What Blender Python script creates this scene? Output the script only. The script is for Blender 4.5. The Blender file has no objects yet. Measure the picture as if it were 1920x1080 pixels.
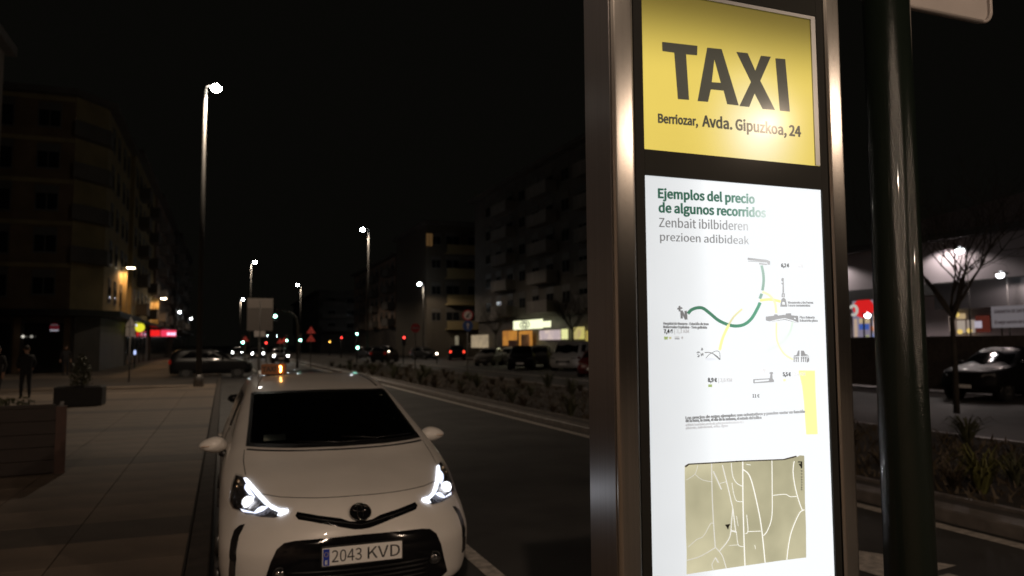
import bpy, bmesh, math, random
import numpy as np
from mathutils import Vector, Matrix
from mathutils.geometry import delaunay_2d_cdt
R = math.radians
random.seed(7)
scene = bpy.context.scene
COL = scene.collection

# ------------------------------------------------------------------ camera
FPX, CAMH = 1410.0, 1.88
YAW, PITCH, ROLL = math.atan(540/1410), math.atan(102.5/1410), R(0.35)
fw = Vector((math.sin(YAW)*math.cos(PITCH), math.cos(YAW)*math.cos(PITCH), math.sin(PITCH)))
rt0 = Vector((math.cos(YAW), -math.sin(YAW), 0)); up0 = rt0.cross(fw)
RT = rt0*math.cos(ROLL) - up0*math.sin(ROLL)
UP = up0*math.cos(ROLL) + rt0*math.sin(ROLL)
CPOS = Vector((0, 0, CAMH))
cam_d = bpy.data.cameras.new('camera'); cam = bpy.data.objects.new('camera', cam_d); COL.objects.link(cam)
cam.matrix_world = Matrix(((RT.x, UP.x, -fw.x, 0), (RT.y, UP.y, -fw.y, 0), (RT.z, UP.z, -fw.z, CAMH), (0, 0, 0, 1)))
cam_d.sensor_width = 36; cam_d.lens = 36*FPX/1920
cam_d.clip_start = 0.05; cam_d.clip_end = 1500
cam_d.dof.use_dof = True; cam_d.dof.focus_distance = 2.3; cam_d.dof.aperture_fstop = 3.2
scene.camera = cam

# ------------------------------------------------------------------ world, exposure
w = bpy.data.worlds.new('World'); scene.world = w; w.use_nodes = True
bg = w.node_tree.nodes['Background']
bg.inputs[0].default_value = (0.0105, 0.0100, 0.0078, 1); bg.inputs[1].default_value = 0.22
vs = scene.view_settings
vs.view_transform = 'Standard'; vs.look = 'None'; vs.gamma = 1; vs.exposure = 0.0; vs.use_curve_mapping = False
cy = scene.cycles
cy.use_denoising = True; cy.sample_clamp_indirect = 4.0; cy.max_bounces = 6; cy.transparent_max_bounces = 8
cy.caustics_reflective = False; cy.caustics_refractive = False; cy.use_light_tree = True

# ------------------------------------------------------------------ placing helpers (pixel of the 1920 photo -> point in the place)
def ray(px, py): return fw + RT*((px-960)/FPX) - UP*((py-540)/FPX)
def gnd(px, py, z=0.0):
    d = ray(px, py); return CPOS + d*((z-CAMH)/d.z)
def atY(px, py, y):
    d = ray(px, py); return CPOS + d*(y/d.y)
def atX(px, py, x):
    d = ray(px, py); return CPOS + d*(x/d.x)

# ------------------------------------------------------------------ materials
MATS = {}
def mat(name, col=(.5, .5, .5), rough=.5, metal=0.0, emit=None, es=1.0, spec=None, coat=0.0, coat_r=.05, noise=0.0, nscale=8.0, bump=0.0, bscale=60.0, stretch=None, bdist=.01, aniso=0.0):
    if name in MATS: return MATS[name]
    m = bpy.data.materials.new(name); m.use_nodes = True
    nt = m.node_tree; b = nt.nodes['Principled BSDF']
    b.inputs['Base Color'].default_value = (*col, 1); b.inputs['Roughness'].default_value = rough
    b.inputs['Metallic'].default_value = metal
    if spec is not None: b.inputs['Specular IOR Level'].default_value = spec
    if coat: b.inputs['Coat Weight'].default_value = coat; b.inputs['Coat Roughness'].default_value = coat_r
    if emit is not None:
        b.inputs['Emission Color'].default_value = (*emit, 1); b.inputs['Emission Strength'].default_value = es
    if aniso:
        b.inputs['Anisotropic'].default_value = aniso; cx = nt.nodes.new('ShaderNodeCombineXYZ'); cx.inputs[0].default_value = .7071; cx.inputs[1].default_value = .7071
        nt.links.new(cx.outputs[0], b.inputs['Tangent'])
    tc = None
    def coords():
        t = nt.nodes.new('ShaderNodeTexCoord'); mp = nt.nodes.new('ShaderNodeMapping')
        nt.links.new(t.outputs['Object'], mp.inputs[0])
        if stretch: mp.inputs['Scale'].default_value = stretch
        return mp.outputs[0]
    if noise:
        tc = coords(); n = nt.nodes.new('ShaderNodeTexNoise'); n.inputs['Scale'].default_value = nscale; n.inputs['Detail'].default_value = 8
        nt.links.new(tc, n.inputs['Vector'])
        mx = nt.nodes.new('ShaderNodeMix'); mx.data_type = 'RGBA'
        mx.inputs[6].default_value = (*[c*(1-noise) for c in col], 1); mx.inputs[7].default_value = (*[min(1, c*(1+noise)) for c in col], 1)
        rp = nt.nodes.new('ShaderNodeMapRange'); rp.inputs[1].default_value = .3; rp.inputs[2].default_value = .7
        nt.links.new(n.outputs['Fac'], rp.inputs[0]); nt.links.new(rp.outputs[0], mx.inputs[0]); nt.links.new(mx.outputs[2], b.inputs['Base Color'])
    if bump:
        tc = tc or coords(); n = nt.nodes.new('ShaderNodeTexNoise'); n.inputs['Scale'].default_value = bscale; n.inputs['Detail'].default_value = 5
        nt.links.new(tc, n.inputs['Vector']); bp = nt.nodes.new('ShaderNodeBump'); bp.inputs['Strength'].default_value = bump; bp.inputs['Distance'].default_value = bdist
        nt.links.new(n.outputs['Fac'], bp.inputs['Height']); nt.links.new(bp.outputs[0], b.inputs['Normal'])
    MATS[name] = m; return m

def emat(name, col, s):
    if name in MATS: return MATS[name]
    m = bpy.data.materials.new(name); m.use_nodes = True; nt = m.node_tree
    nt.nodes.remove(nt.nodes['Principled BSDF']); e = nt.nodes.new('ShaderNodeEmission')
    e.inputs[0].default_value = (*col, 1); e.inputs[1].default_value = s
    nt.links.new(e.outputs[0], nt.nodes['Material Output'].inputs[0]); MATS[name] = m; return m

def glassmat(name, tint, refl_rough=.03, refl=.06, fres=True):
    if name in MATS: return MATS[name]
    m = bpy.data.materials.new(name); m.use_nodes = True; nt = m.node_tree
    nt.nodes.remove(nt.nodes['Principled BSDF'])
    t = nt.nodes.new('ShaderNodeBsdfTransparent'); t.inputs[0].default_value = (*tint, 1)
    g = nt.nodes.new('ShaderNodeBsdfGlossy'); g.inputs['Roughness'].default_value = refl_rough
    mx = nt.nodes.new('ShaderNodeMixShader')
    if fres:
        f = nt.nodes.new('ShaderNodeFresnel'); f.inputs[0].default_value = 1.45; nt.links.new(f.outputs[0], mx.inputs[0])
    else: mx.inputs[0].default_value = refl
    nt.links.new(t.outputs[0], mx.inputs[1]); nt.links.new(g.outputs[0], mx.inputs[2]); nt.links.new(mx.outputs[0], nt.nodes['Material Output'].inputs[0])
    MATS[name] = m; return m

M_asph = mat('asphalt', (.050, .047, .045), .72, noise=.42, nscale=.9, bump=.55, bscale=140)
M_asph2 = mat('far asphalt', (.040, .035, .032), .75, noise=.3, nscale=.7)
M_slab = mat('paving slab', (.155, .118, .088), .78, noise=.38, nscale=1.1, bump=.3, bscale=50)
M_slab2 = mat('paving slab dark', (.078, .062, .050), .78, noise=.2, nscale=2.2, bump=.3, bscale=50)
M_joint = mat('paving joint', (.05, .045, .04), .9)
M_kerb = mat('kerb granite', (.17, .15, .135), .55, noise=.25, nscale=6, bump=.25, bscale=90)
M_line = mat('road paint', (.46, .42, .38), .62, noise=.38, nscale=14, bump=.25, bscale=120)
M_soil = mat('planting soil', (.030, .023, .017), .95, noise=.4, nscale=3, bump=.9, bscale=12)
M_steel = mat('brushed steel', (.60, .57, .53), .27, 1.0, noise=.12, nscale=5, stretch=(60, 60, .3), aniso=.9)
M_steel_side = mat('brushed steel side', (.46, .45, .47), .34, 1.0, noise=.10, nscale=5, stretch=(60, 60, .3), aniso=.85)
M_black = mat('black housing', (.016, .016, .014), .55, spec=.22, noise=.2, nscale=5)
M_rubber = mat('rubber', (.015, .015, .015), .7)
M_dark = mat('dark plastic', (.012, .012, .013), .35)
M_gloss = mat('gloss black plastic', (.006, .006, .007), .12, spec=.5)
M_paint = mat('white car paint', (.78, .75, .71), .38, noise=.05, nscale=3, coat=.7, coat_r=.04)
M_chrome = mat('chrome', (.75, .75, .76), .08, 1.0)
M_greenpole = mat('dark green pole paint', (.009, .014, .010), .20, bump=.22, bscale=260, coat=.3, coat_r=.06)
M_galv = mat('galvanised steel', (.17, .16, .15), .5, .2, noise=.15, nscale=10)
M_signback = mat('sign back metal', (.42, .38, .36), .5, .2, noise=.08, nscale=6)
M_ws = glassmat('windscreen glass', (.80, .82, .80))
M_sideglass = mat('tinted side glass', (.004, .004, .005), .06)
M_lens_clear = glassmat('clear headlamp cover', (.93, .94, .96), .04)

# ------------------------------------------------------------------ mesh builder
class MB:
    def __init__(s): s.v = []; s.f = []; s.m = []; s.mi = 0; s.sm = []; s.smooth = False
    def add(s, vs, fs, smooth=None):
        o = len(s.v); s.v += [tuple(p) for p in vs]
        for f in fs: s.f.append([i+o for i in f]); s.m.append(s.mi); s.sm.append(s.smooth if smooth is None else smooth)
    def box(s, x0, x1, y0, y1, z0, z1):
        s.add([(x0, y0, z0), (x1, y0, z0), (x1, y1, z0), (x0, y1, z0), (x0, y0, z1), (x1, y0, z1), (x1, y1, z1), (x0, y1, z1)],
              [(0, 3, 2, 1), (4, 5, 6, 7), (0, 1, 5, 4), (1, 2, 6, 5), (2, 3, 7, 6), (3, 0, 4, 7)], False); return s
    def quad(s, a, b, c, d): s.add([a, b, c, d], [(0, 1, 2, 3)], False); return s
    def tube(s, pts, rad, n=10, cap=True):
        pts = [Vector(p) for p in pts]; rad = rad if isinstance(rad, (list, tuple)) else [rad]*len(pts)
        o = len(s.v); rings = []; ref = None
        for i, p in enumerate(pts):
            t = (pts[min(i+1, len(pts)-1)] - pts[max(i-1, 0)]).normalized()
            if ref is None:
                ref = Vector((1, 0, 0)) if abs(t.x) < .8 else Vector((0, 1, 0))
            u = (ref - t*ref.dot(t)).normalized(); ref = u; v = t.cross(u)
            for k in range(n):
                a = 2*math.pi*k/n; s.v.append(tuple(p + (u*math.cos(a) + v*math.sin(a))*rad[i]))
        for i in range(len(pts)-1):
            for k in range(n):
                s.f.append([o+i*n+k, o+i*n+(k+1) % n, o+(i+1)*n+(k+1) % n, o+(i+1)*n+k]); s.m.append(s.mi); s.sm.append(True)
        if cap:
            s.f.append([o+k for k in reversed(range(n))]); s.m.append(s.mi); s.sm.append(False)
            s.f.append([o+(len(pts)-1)*n+k for k in range(n)]); s.m.append(s.mi); s.sm.append(False)
        return s
    def ball(s, c, r, n=14, k=9):
        rx, ry, rz = r if isinstance(r, (tuple, list)) else (r, r, r)
        vs = []; fs = []
        for j in range(k+1):
            ph = math.pi*j/k
            for i in range(n):
                a = 2*math.pi*i/n; vs.append((c[0]+rx*math.sin(ph)*math.cos(a), c[1]+ry*math.sin(ph)*math.sin(a), c[2]+rz*math.cos(ph)))
        for j in range(k):
            for i in range(n): fs.append((j*n+i, (j+1)*n+i, (j+1)*n+(i+1) % n, j*n+(i+1) % n))
        s.add(vs, fs, True); return s
    def prism(s, poly, axis, a, b):   # poly of 2D points extruded along axis
        def P(q, t): return {'x': (t, q[0], q[1]), 'y': (q[0], t, q[1]), 'z': (q[0], q[1], t)}[axis]
        n = len(poly); s.add([P(q, a) for q in poly]+[P(q, b) for q in poly],
                             [tuple(range(n-1, -1, -1)), tuple(range(n, 2*n))]+[(i, (i+1) % n, n+(i+1) % n, n+i) for i in range(n)], False); return s
    def mesh(s, name, *mats):
        me = bpy.data.meshes.new(name); me.from_pydata(s.v, [], s.f)
        for m in mats: me.materials.append(m)
        for p, mi, sm in zip(me.polygons, s.m, s.sm): p.material_index = min(mi, max(0, len(mats)-1)); p.use_smooth = sm
        bm = bmesh.new(); bm.from_mesh(me); bmesh.ops.recalc_face_normals(bm, faces=bm.faces); bm.to_mesh(me); bm.free()
        me.update(); return me
    def build(s, name, mats, parent=None, loc=None, rz=0):
        mats = mats if isinstance(mats, (list, tuple)) else [mats]
        return link(name, s.mesh(name, *mats), parent, loc, rz)

def link(name, data, parent=None, loc=None, rz=0):
    o = bpy.data.objects.new(name, data); COL.objects.link(o)
    if parent: o.parent = parent
    if loc is not None: o.location = loc
    if rz: o.rotation_euler = (0, 0, rz)
    return o
def tag(o, label, cat=None, group=None, kind=None):
    if label: o['label'] = label
    if cat: o['category'] = cat
    if group: o['group'] = group
    if kind: o['kind'] = kind
    return o
def thing(name, label, cat, loc=(0, 0, 0), rz=0, group=None):
    return tag(link(name, None, None, loc, rz), label, cat, group)
def dup(root, loc=None, rz=None, label=None, group=None):
    r = root.copy(); COL.objects.link(r)
    if loc is not None: r.location = loc
    if rz is not None: r.rotation_euler = (0, 0, rz)
    if label: r['label'] = label
    if group: r['group'] = group
    for ch in list(root.children):
        c = ch.copy(); COL.objects.link(c); c.parent = r
        for g in list(ch.children):
            d = g.copy(); COL.objects.link(d); d.parent = c
    return r
def bevel(o, wd=.01, seg=2):
    md = o.modifiers.new('bevel', 'BEVEL'); md.width = wd; md.segments = seg; md.limit_method = 'ANGLE'; return o

# flat shape in the XZ plane (facing -Y) from outlines with holes
def flat(name, loops, m, y, parent=None, th=.0015):
    cu = bpy.data.curves.new(name, 'CURVE'); cu.dimensions = '2D'; cu.fill_mode = 'BOTH'; cu.extrude = th/2
    for lp in loops:
        sp = cu.splines.new('POLY'); sp.points.add(len(lp)-1); sp.use_cyclic_u = True
        for q, (a, b) in zip(sp.points, lp): q.co = (a, b, 0, 1)
    o = bpy.data.objects.new('tmp', cu); COL.objects.link(o)
    me = bpy.data.meshes.new_from_object(o.evaluated_get(bpy.context.evaluated_depsgraph_get()))
    bpy.data.objects.remove(o); me.name = name
    me.transform(Matrix.Rotation(math.pi/2, 4, 'X')); me.materials.clear(); me.materials.append(m)
    ob = link(name, me, parent, (0, y, 0)); return ob
TXT = {}
def sans():
    try: return bpy.data.fonts.load(bpy.utils.system_resource('DATAFILES', path='fonts')+'/Noto Sans CJK Regular.woff2')
    except Exception: return None
FONT = sans()
def textmesh(s, bold=0.0, th=.002):
    key = (s, bold, th)
    if key in TXT: return TXT[key]
    cu = bpy.data.curves.new('t', 'FONT'); cu.body = s; cu.size = 1; cu.font = FONT or cu.font; cu.extrude = th; cu.offset = bold; cu.resolution_u = 3
    o = bpy.data.objects.new('tmp', cu); COL.objects.link(o); bpy.context.view_layer.update()
    me = bpy.data.meshes.new_from_object(o.evaluated_get(bpy.context.evaluated_depsgraph_get())); bpy.data.objects.remove(o)
    TXT[key] = me; return me
CAPH = []
def capheight():
    if not CAPH: CAPH.append(max(v.co.y for v in textmesh('H').vertices))
    return CAPH[0]
def text(name, s, x0, x1, zb, h, y, m, parent=None, bold=0.0, slant=0.0, face='-y'):
    """text with its left edge x0, right edge x1, base zb, cap height h, in the plane y"""
    me = textmesh(s, bold).copy(); me.name = name
    co = np.empty(len(me.vertices)*3); me.vertices.foreach_get('co', co); co = co.reshape(-1, 3)
    cap = capheight()
    mn, mx = co[:, 0].min(), co[:, 0].max()
    X = x0 + (co[:, 0]-mn)*(x1-x0)/max(1e-6, mx-mn); Zv = zb + co[:, 1]*h/cap + (X-x0)*slant
    out = np.stack([X, -co[:, 2]*.4, Zv], 1)
    me.vertices.foreach_set('co', out.ravel()); me.update(); me.materials.clear(); me.materials.append(m)
    return link(name, me, parent, (0, y, 0))

# ================================================================== GROUND
def sheet(name, x0, x1, y0, y1, z, m, parent=None):
    return MB().quad((x0, y0, z), (x1, y0, z), (x1, y1, z), (x0, y1, z)).build(name, m, parent)
tag(sheet('ground', -400, 400, -300, 900, -.02, mat('ground earth', (.05, .045, .04), .9, noise=.3)), 'dark ground reaching to the end of the street', kind='structure')
road = tag(sheet('road', -.07, 7.02, -60, 400, 0, M_asph), 'dark asphalt carriageway beside the waiting taxi', kind='structure')
tag(sheet('opposite_road', 12.9, 20.6, -60, 400, 0, M_asph2), 'asphalt carriageway beyond the planted median', kind='structure')
tag(sheet('parking_strip', 20.6, 25.4, -60, 400, .004, M_asph2), 'asphalt parking strip in front of the far shops', kind='structure')
# markings
mk = MB()
mk.box(6.74, 6.90, -20, 300, .002, .006)
mk.box(2.02, 2.16, 4.3, 60, .002, .006)
mk.add([(4.95, 4.55, .005), (5.75, 4.68, .005), (5.35, 5.32, .005), (4.85, 5.25, .005)], [(0, 1, 2, 3)], False)
mk.add([(5.3, 3.4, .005), (5.5, 3.4, .005), (5.5, 4.55, .005), (5.3, 4.52, .005)], [(0, 1, 2, 3)], False)
mk.box(13.1, 13.24, -20, 300, .002, .006)
mk.box(16.6, 16.72, 20, 300, .002, .006)
o = mk.build('road_markings', M_line); tag(o, 'worn white lines painted on the asphalt', kind='structure')

# pavement on the taxi side, slabs as pieces
pav = MB()
pav.box(-60, -.255, -40, 400, 0, .105)
pav.box(-.254, 2.0, -40, 3.75, 0, .1045)
pav = pav.build('pavement', M_joint); tag(pav, 'pavement of large slabs beside the taxi rank', kind='structure')
sl = MB(); sl.box(.004, .996, .004, .796, 0, .016); slm = sl.mesh('paving_slab', M_slab); slm2 = sl.mesh('paving_slab_dark', M_slab2)
slf = []
def slab(ix, y, dark):
    o = link('paving_slab', slm2 if dark else slm, pav, (-.265-1.0*(ix+1), y, .1045+random.uniform(-.0012, .0012))); return o
rows = []; y = 4.6
bands = []
i = 0
while y < 31:
    dark = i % 6 in (4,)
    for ix in range(9 if y > 12 else 5): slab(ix, y, dark)
    y += .8; i += 1
far = MB()
while y < 120:
    dark = i % 6 == 4
    far.mi = 1 if dark else 0
    far.box(-10.4, -.27, y+.004, y+.796, .1045, .1205); y += .8; i += 1
far.mi = 0
far.box(-10.4, -.27, 120.01, 300, .1045, .1205); far.box(-40, -10.41, -20, 300, .1045, .1205); far.box(-10.4, -5.30, -20, 12.1, .1045, .1205)
far.box(-10.4, -9.30, 12.12, 31.2, .1045, .1205)
far.box(-5.29, 1.99, -20, 3.7, .1045, .1205); far.box(-5.29, -.27, 3.71, 4.58, .1045, .1205)
o = far.build('paving_bands', [M_slab, M_slab2], pav); o['kind'] = 'stuff'
# side street mouth crossing the pavement (worn, warmer asphalt)
tag(MB().box(-30, -.26, 36.5, 45.5, .1215, .126).build('side_road', M_asph2), 'side road crossing in front of the corner building', kind='structure')

def kerb(name, label, x0, x1, y0, y1, z, step=1.0, upto=42):
    k = MB().box(x0, x1, upto, y1, 0, z).build(name, M_kerb); tag(k, label, kind='structure')
    me = bevel_mesh(x1-x0, step, z)
    y = y0
    while y < upto-1e-6:
        link('kerb_stone', me, k, (x0, y, random.uniform(-.002, .002))); y += step
    return k
def bevel_mesh(wd, ln, h):
    c = .015; m = MB()
    m.prism([(0, 0), (wd, 0), (wd, h-c), (wd-c, h), (c, h), (0, h-c)], 'y', .004, ln-.004); return m.mesh('kerb_stone', M_kerb)
M_k0 = M_kerb; M_kerb = mat('worn kerb granite', (.045, .036, .030), .85, noise=.35, nscale=6, bump=.3, bscale=90)
kerb('kerb', 'grey kerb stones along the pavement by the taxi', -.245, -.07, 3.9, 300, .125)
M_kerb = M_k0
kerb('median_kerb', 'pale kerb stones on the near side of the planted median', 7.02, 7.32, 4, 300, .13)
tag(MB().box(7.33, 7.56, -10, 300, 0, .118).build('median_gutter', mat('median concrete', (.07, .062, .056), .8, noise=.2)), 'concrete strip between median kerb and soil', kind='structure')
tag(MB().box(7.57, 7.66, -10, 300, 0, .15).build('median_edging', M_kerb), 'narrow pale edging strip beside the planting soil', kind='structure')
tag(MB().box(12.72, 12.9, -10, 300, 0, .13).build('far_median_kerb', M_kerb), 'kerb on the far side of the planted median', kind='structure')
tag(MB().box(7.67, 12.71, -10, 300, 0, .11).build('median_soil', M_soil), 'dark soil bed of the median', kind='structure')
tag(MB().box(25.4, 60, -40, 400, 0, .13).build('far_pavement', M_slab2), 'pavement in front of the far shops', kind='structure')
for yy in (9,): pass

# ================================================================== KIOSK
KY = 1.5
def kp(px, py): p = atY(px, py, KY); return (p.x, p.z)
ZX = lambda o, s, X0, Y0: (X0+o[0]*s, Y0+o[1]*s)
kiosk = thing('taxi_totem', 'tall brushed steel taxi stand totem with lit yellow and white panels', 'taxi sign', (1.17, 1.57, .12))
def kpar(o):   # child of the totem keeping world placement
    o.parent = kiosk; o.matrix_parent_inverse = Matrix.Translation(-Vector(kiosk.location)); return o
ZB, ZT = .12, 3.05
# housing
kpar(MB().box(.848, 1.492, 1.532, 1.632, ZB, ZT).build('housing', M_black))
kpar(MB().box(.826, .847, 1.516, 1.642, ZB, ZT).build('side_panel', M_steel_side))
kpar(MB().box(1.493, 1.512, 1.516, 1.642, ZB, ZT).build('side_panel', M_steel_side))
def post(x0, x1):
    n = 12; prof = []
    for i in range(n+1):
        t = i/n; x = x0+(x1-x0)*t; b = 1-abs(2*t-1)**2.6
        prof.append((x, 1.506-.0016*b - (0.004 if 0 < i < n else 0)))
    prof += [(x1, 1.531), (x0, 1.531)]
    m = MB(); N = len(prof)
    m.add([(a, b, ZB) for a, b in prof]+[(a, b, ZT) for a, b in prof], [], False); o = 0
    for i in range(N): m.f.append([i, (i+1) % N, N+(i+1) % N, N+i]); m.m.append(0); m.sm.append(0 < i < n-1)
    return m.build('steel_post', M_steel)
kpar(MB().box(.82, 1.518, 1.498, 1.648, ZT, ZT+.05).build('top_cap', M_steel_side)); kpar(post(.827, .884)); kpar(post(1.463, 1.512))
# black bezel: strips round the two panels
XL, XR, BL, BR = .888, 1.459, .912, 1.4385
Z1b, Z1t, Z2b, Z2t = 2.331, 2.732, .78, 2.270
bz = MB()
bz.box(XL, BL, 1.508, 1.530, ZB, ZT); bz.box(BR, XR, 1.508, 1.530, ZB, ZT)
for a, b in ((Z1t, ZT), (Z2t, Z1b), (ZB, Z2b)): bz.box(BL+.0005, BR-.0005, 1.508, 1.530, a, b)
kpar(bz.build('bezel', M_black))

def backlit(name, col, t, mode='white', base=None):
    """backlight of the panel or of a print on it, with painted hot spots: t = how much of the tube's light passes"""
    m = bpy.data.materials.new(name); m.use_nodes = True; nt = m.node_tree; N = nt.nodes; Lk = nt.links
    b = N['Principled BSDF']; b.inputs['Base Color'].default_value = (*(base or [c*.5 for c in col]), 1); b.inputs['Roughness'].default_value = .5; b.inputs['Specular IOR Level'].default_value = .2
    tc = N.new('ShaderNodeTexCoord'); tc.object = kiosk; sp = N.new('ShaderNodeSeparateXYZ'); Lk.new(tc.outputs['Object'], sp.inputs[0])
    def mth(op, a, bb=None, c=None):
        n = N.new('ShaderNodeMath'); n.operation = op
        for i, q in enumerate((a, bb, c)):
            if q is None: continue
            if isinstance(q, (int, float)): n.inputs[i].default_value = q
            else: Lk.new(q, n.inputs[i])
        return n.outputs[0]
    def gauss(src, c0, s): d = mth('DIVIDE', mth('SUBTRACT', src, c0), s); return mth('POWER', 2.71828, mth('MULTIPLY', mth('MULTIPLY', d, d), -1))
    X = sp.outputs[0]; Z = sp.outputs[2]
    nz = N.new('ShaderNodeTexNoise'); nz.inputs['Scale'].default_value = 3.2; nz.inputs['Detail'].default_value = 3; Lk.new(tc.outputs['Object'], nz.inputs['Vector'])
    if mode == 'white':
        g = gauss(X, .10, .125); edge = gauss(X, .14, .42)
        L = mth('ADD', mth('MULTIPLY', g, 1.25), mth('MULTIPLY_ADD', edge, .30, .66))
        L = mth('ADD', L, mth('MULTIPLY', mth('MULTIPLY', gauss(X, .10, .095), gauss(Z, 2.07, .10)), 2.2))  # extra hot spot painted over the heading lines
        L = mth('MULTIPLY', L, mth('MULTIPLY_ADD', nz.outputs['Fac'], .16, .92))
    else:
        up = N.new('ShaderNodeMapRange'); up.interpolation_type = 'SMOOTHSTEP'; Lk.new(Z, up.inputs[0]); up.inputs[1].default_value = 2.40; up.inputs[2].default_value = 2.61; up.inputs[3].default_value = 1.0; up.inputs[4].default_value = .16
        g = mth('MULTIPLY', gauss(X, .075, .10), gauss(Z, 2.285, .115))  # pale hot spot painted into the yellow header
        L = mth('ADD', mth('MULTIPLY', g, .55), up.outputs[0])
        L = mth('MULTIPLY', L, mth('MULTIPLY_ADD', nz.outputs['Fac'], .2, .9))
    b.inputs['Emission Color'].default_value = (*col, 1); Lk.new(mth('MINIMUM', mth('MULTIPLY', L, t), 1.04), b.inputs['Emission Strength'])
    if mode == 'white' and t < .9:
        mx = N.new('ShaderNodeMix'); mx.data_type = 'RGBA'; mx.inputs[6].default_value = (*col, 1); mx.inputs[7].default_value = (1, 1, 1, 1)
        Lk.new(mth('MULTIPLY', mth('MULTIPLY', gauss(X, .135, .115), gauss(Z, 2.07, .13)), .93), mx.inputs[0]); Lk.new(mx.outputs[2], b.inputs['Emission Color'])  # overexposure painted in: print colour goes white around the hot spot
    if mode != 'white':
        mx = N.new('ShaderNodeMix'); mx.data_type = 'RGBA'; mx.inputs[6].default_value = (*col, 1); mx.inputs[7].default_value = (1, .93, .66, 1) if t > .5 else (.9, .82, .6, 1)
        Lk.new(mth('MULTIPLY', g, .9), mx.inputs[0]); Lk.new(mx.outputs[2], b.inputs['Emission Color'])  # glare put into the colour: panel and letters whiten at the hot spot
    return m
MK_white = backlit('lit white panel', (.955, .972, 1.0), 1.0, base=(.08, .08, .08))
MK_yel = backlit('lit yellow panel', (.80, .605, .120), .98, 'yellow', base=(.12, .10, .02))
MK_yelt = backlit('letters on yellow', (.55, .50, .36), .10, 'yellow', base=(.035, .034, .03))
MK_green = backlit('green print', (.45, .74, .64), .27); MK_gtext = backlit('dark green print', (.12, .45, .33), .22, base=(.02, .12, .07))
MK_dgreen = backlit('deep green line', (.16, .50, .34), .34)
MK_gray = backlit('grey print', (.8, .8, .83), .25, base=(.1, .1, .1)); MK_lgray = backlit('light grey print', (.9, .9, .93), .42)
MK_blk = backlit('black print', (.8, .8, .82), .07, base=(.03, .03, .03))
MK_fyel = backlit('faded yellow print', (.97, .92, .38), 1.0); MK_pale = backlit('pale yellow print', (.9, .88, .52), .55)
MK_olive = backlit('faded print on lit panel', (.55, .72, .30), .6)
MK_rim = mat('grey panel rim', (.30, .30, .31), .35, .6)
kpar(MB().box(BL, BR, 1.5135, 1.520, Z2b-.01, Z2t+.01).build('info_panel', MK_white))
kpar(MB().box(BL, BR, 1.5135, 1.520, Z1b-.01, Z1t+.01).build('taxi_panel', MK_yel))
rim = MB(); rim.box(1.4225, 1.437, 1.5095, 1.5134, Z1b+.002, 2.731); rim.box(1.0, 1.422, 1.5095, 1.5134, 2.722, 2.731)
kpar(rim.build('panel_rim', MK_rim))
PY = 1.5125
def kflat(name, loops, m, y=PY): return kpar(flat(name, [[kp(*p) for p in lp] for lp in loops], m, y, th=.0016))
def zpts(pts, X0, Y0, s): return [(X0+a*s, Y0+b*s) for a, b in pts]
Z1 = lambda pts: zpts(pts, 1080, 0, .3149)
kflat('letter', [Z1([(530, 238), (740, 262), (738, 318), (672, 312), (690, 585), (625, 580), (603, 302), (532, 292)])], MK_yelt)['label'] = 'letter T'
kflat('letter', [Z1([(800, 273), (885, 282), (987, 619), (920, 611), (899, 530), (820, 522), (804, 597), (743, 592)]), Z1([(842, 338), (882, 484), (826, 480)])], MK_yelt)['label'] = 'letter A'
kflat('letter', [Z1([(975, 299), (1040, 306), (1087, 413), (1121, 322), (1179, 328), (1116, 472), (1204, 646), (1132, 640), (1083, 545), (1050, 628), (993, 622), (1062, 478)])], MK_yelt)['label'] = 'letter X'
kflat('letter', [Z1([(1208, 337), (1265, 342), (1293, 656), (1235, 650)])], MK_yelt)['label'] = 'letter I'
def ktext(s, x0, x1, yb0, cap_px, m, bold=0.0, name='text_line', yb1=None, y=PY-.0008):
    a = kp(x0, yb0); b = kp(x1, yb1 if yb1 is not None else yb0); top = kp(x0, yb0-cap_px)
    sl = (b[1]-a[1])/(b[0]-a[0])
    return kpar(text(name, s, a[0], b[0], a[1], top[1]-a[1], y, m, None, bold, sl))
ktext('Berriozar,', 1239, 1314, 227, 16, MK_yelt, .012, yb1=233)
ktext('Avda. Gipuzkoa, 24', 1322, 1508, 234, 20, MK_yelt, .010, yb1=254)
ktext('Ejemplos del precio', 1239, 1421, 369, 17, MK_gtext, .012, yb1=380)
ktext('de algunos recorridos', 1240, 1442, 396, 17, MK_gtext, .012, yb1=406)
ktext('Zenbait ibilbideren', 1241, 1408, 424, 17, MK_gray, 0, yb1=431)
ktext('prezioen adibideak', 1243, 1410, 450, 15, MK_gray, 0, yb1=457)
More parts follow.
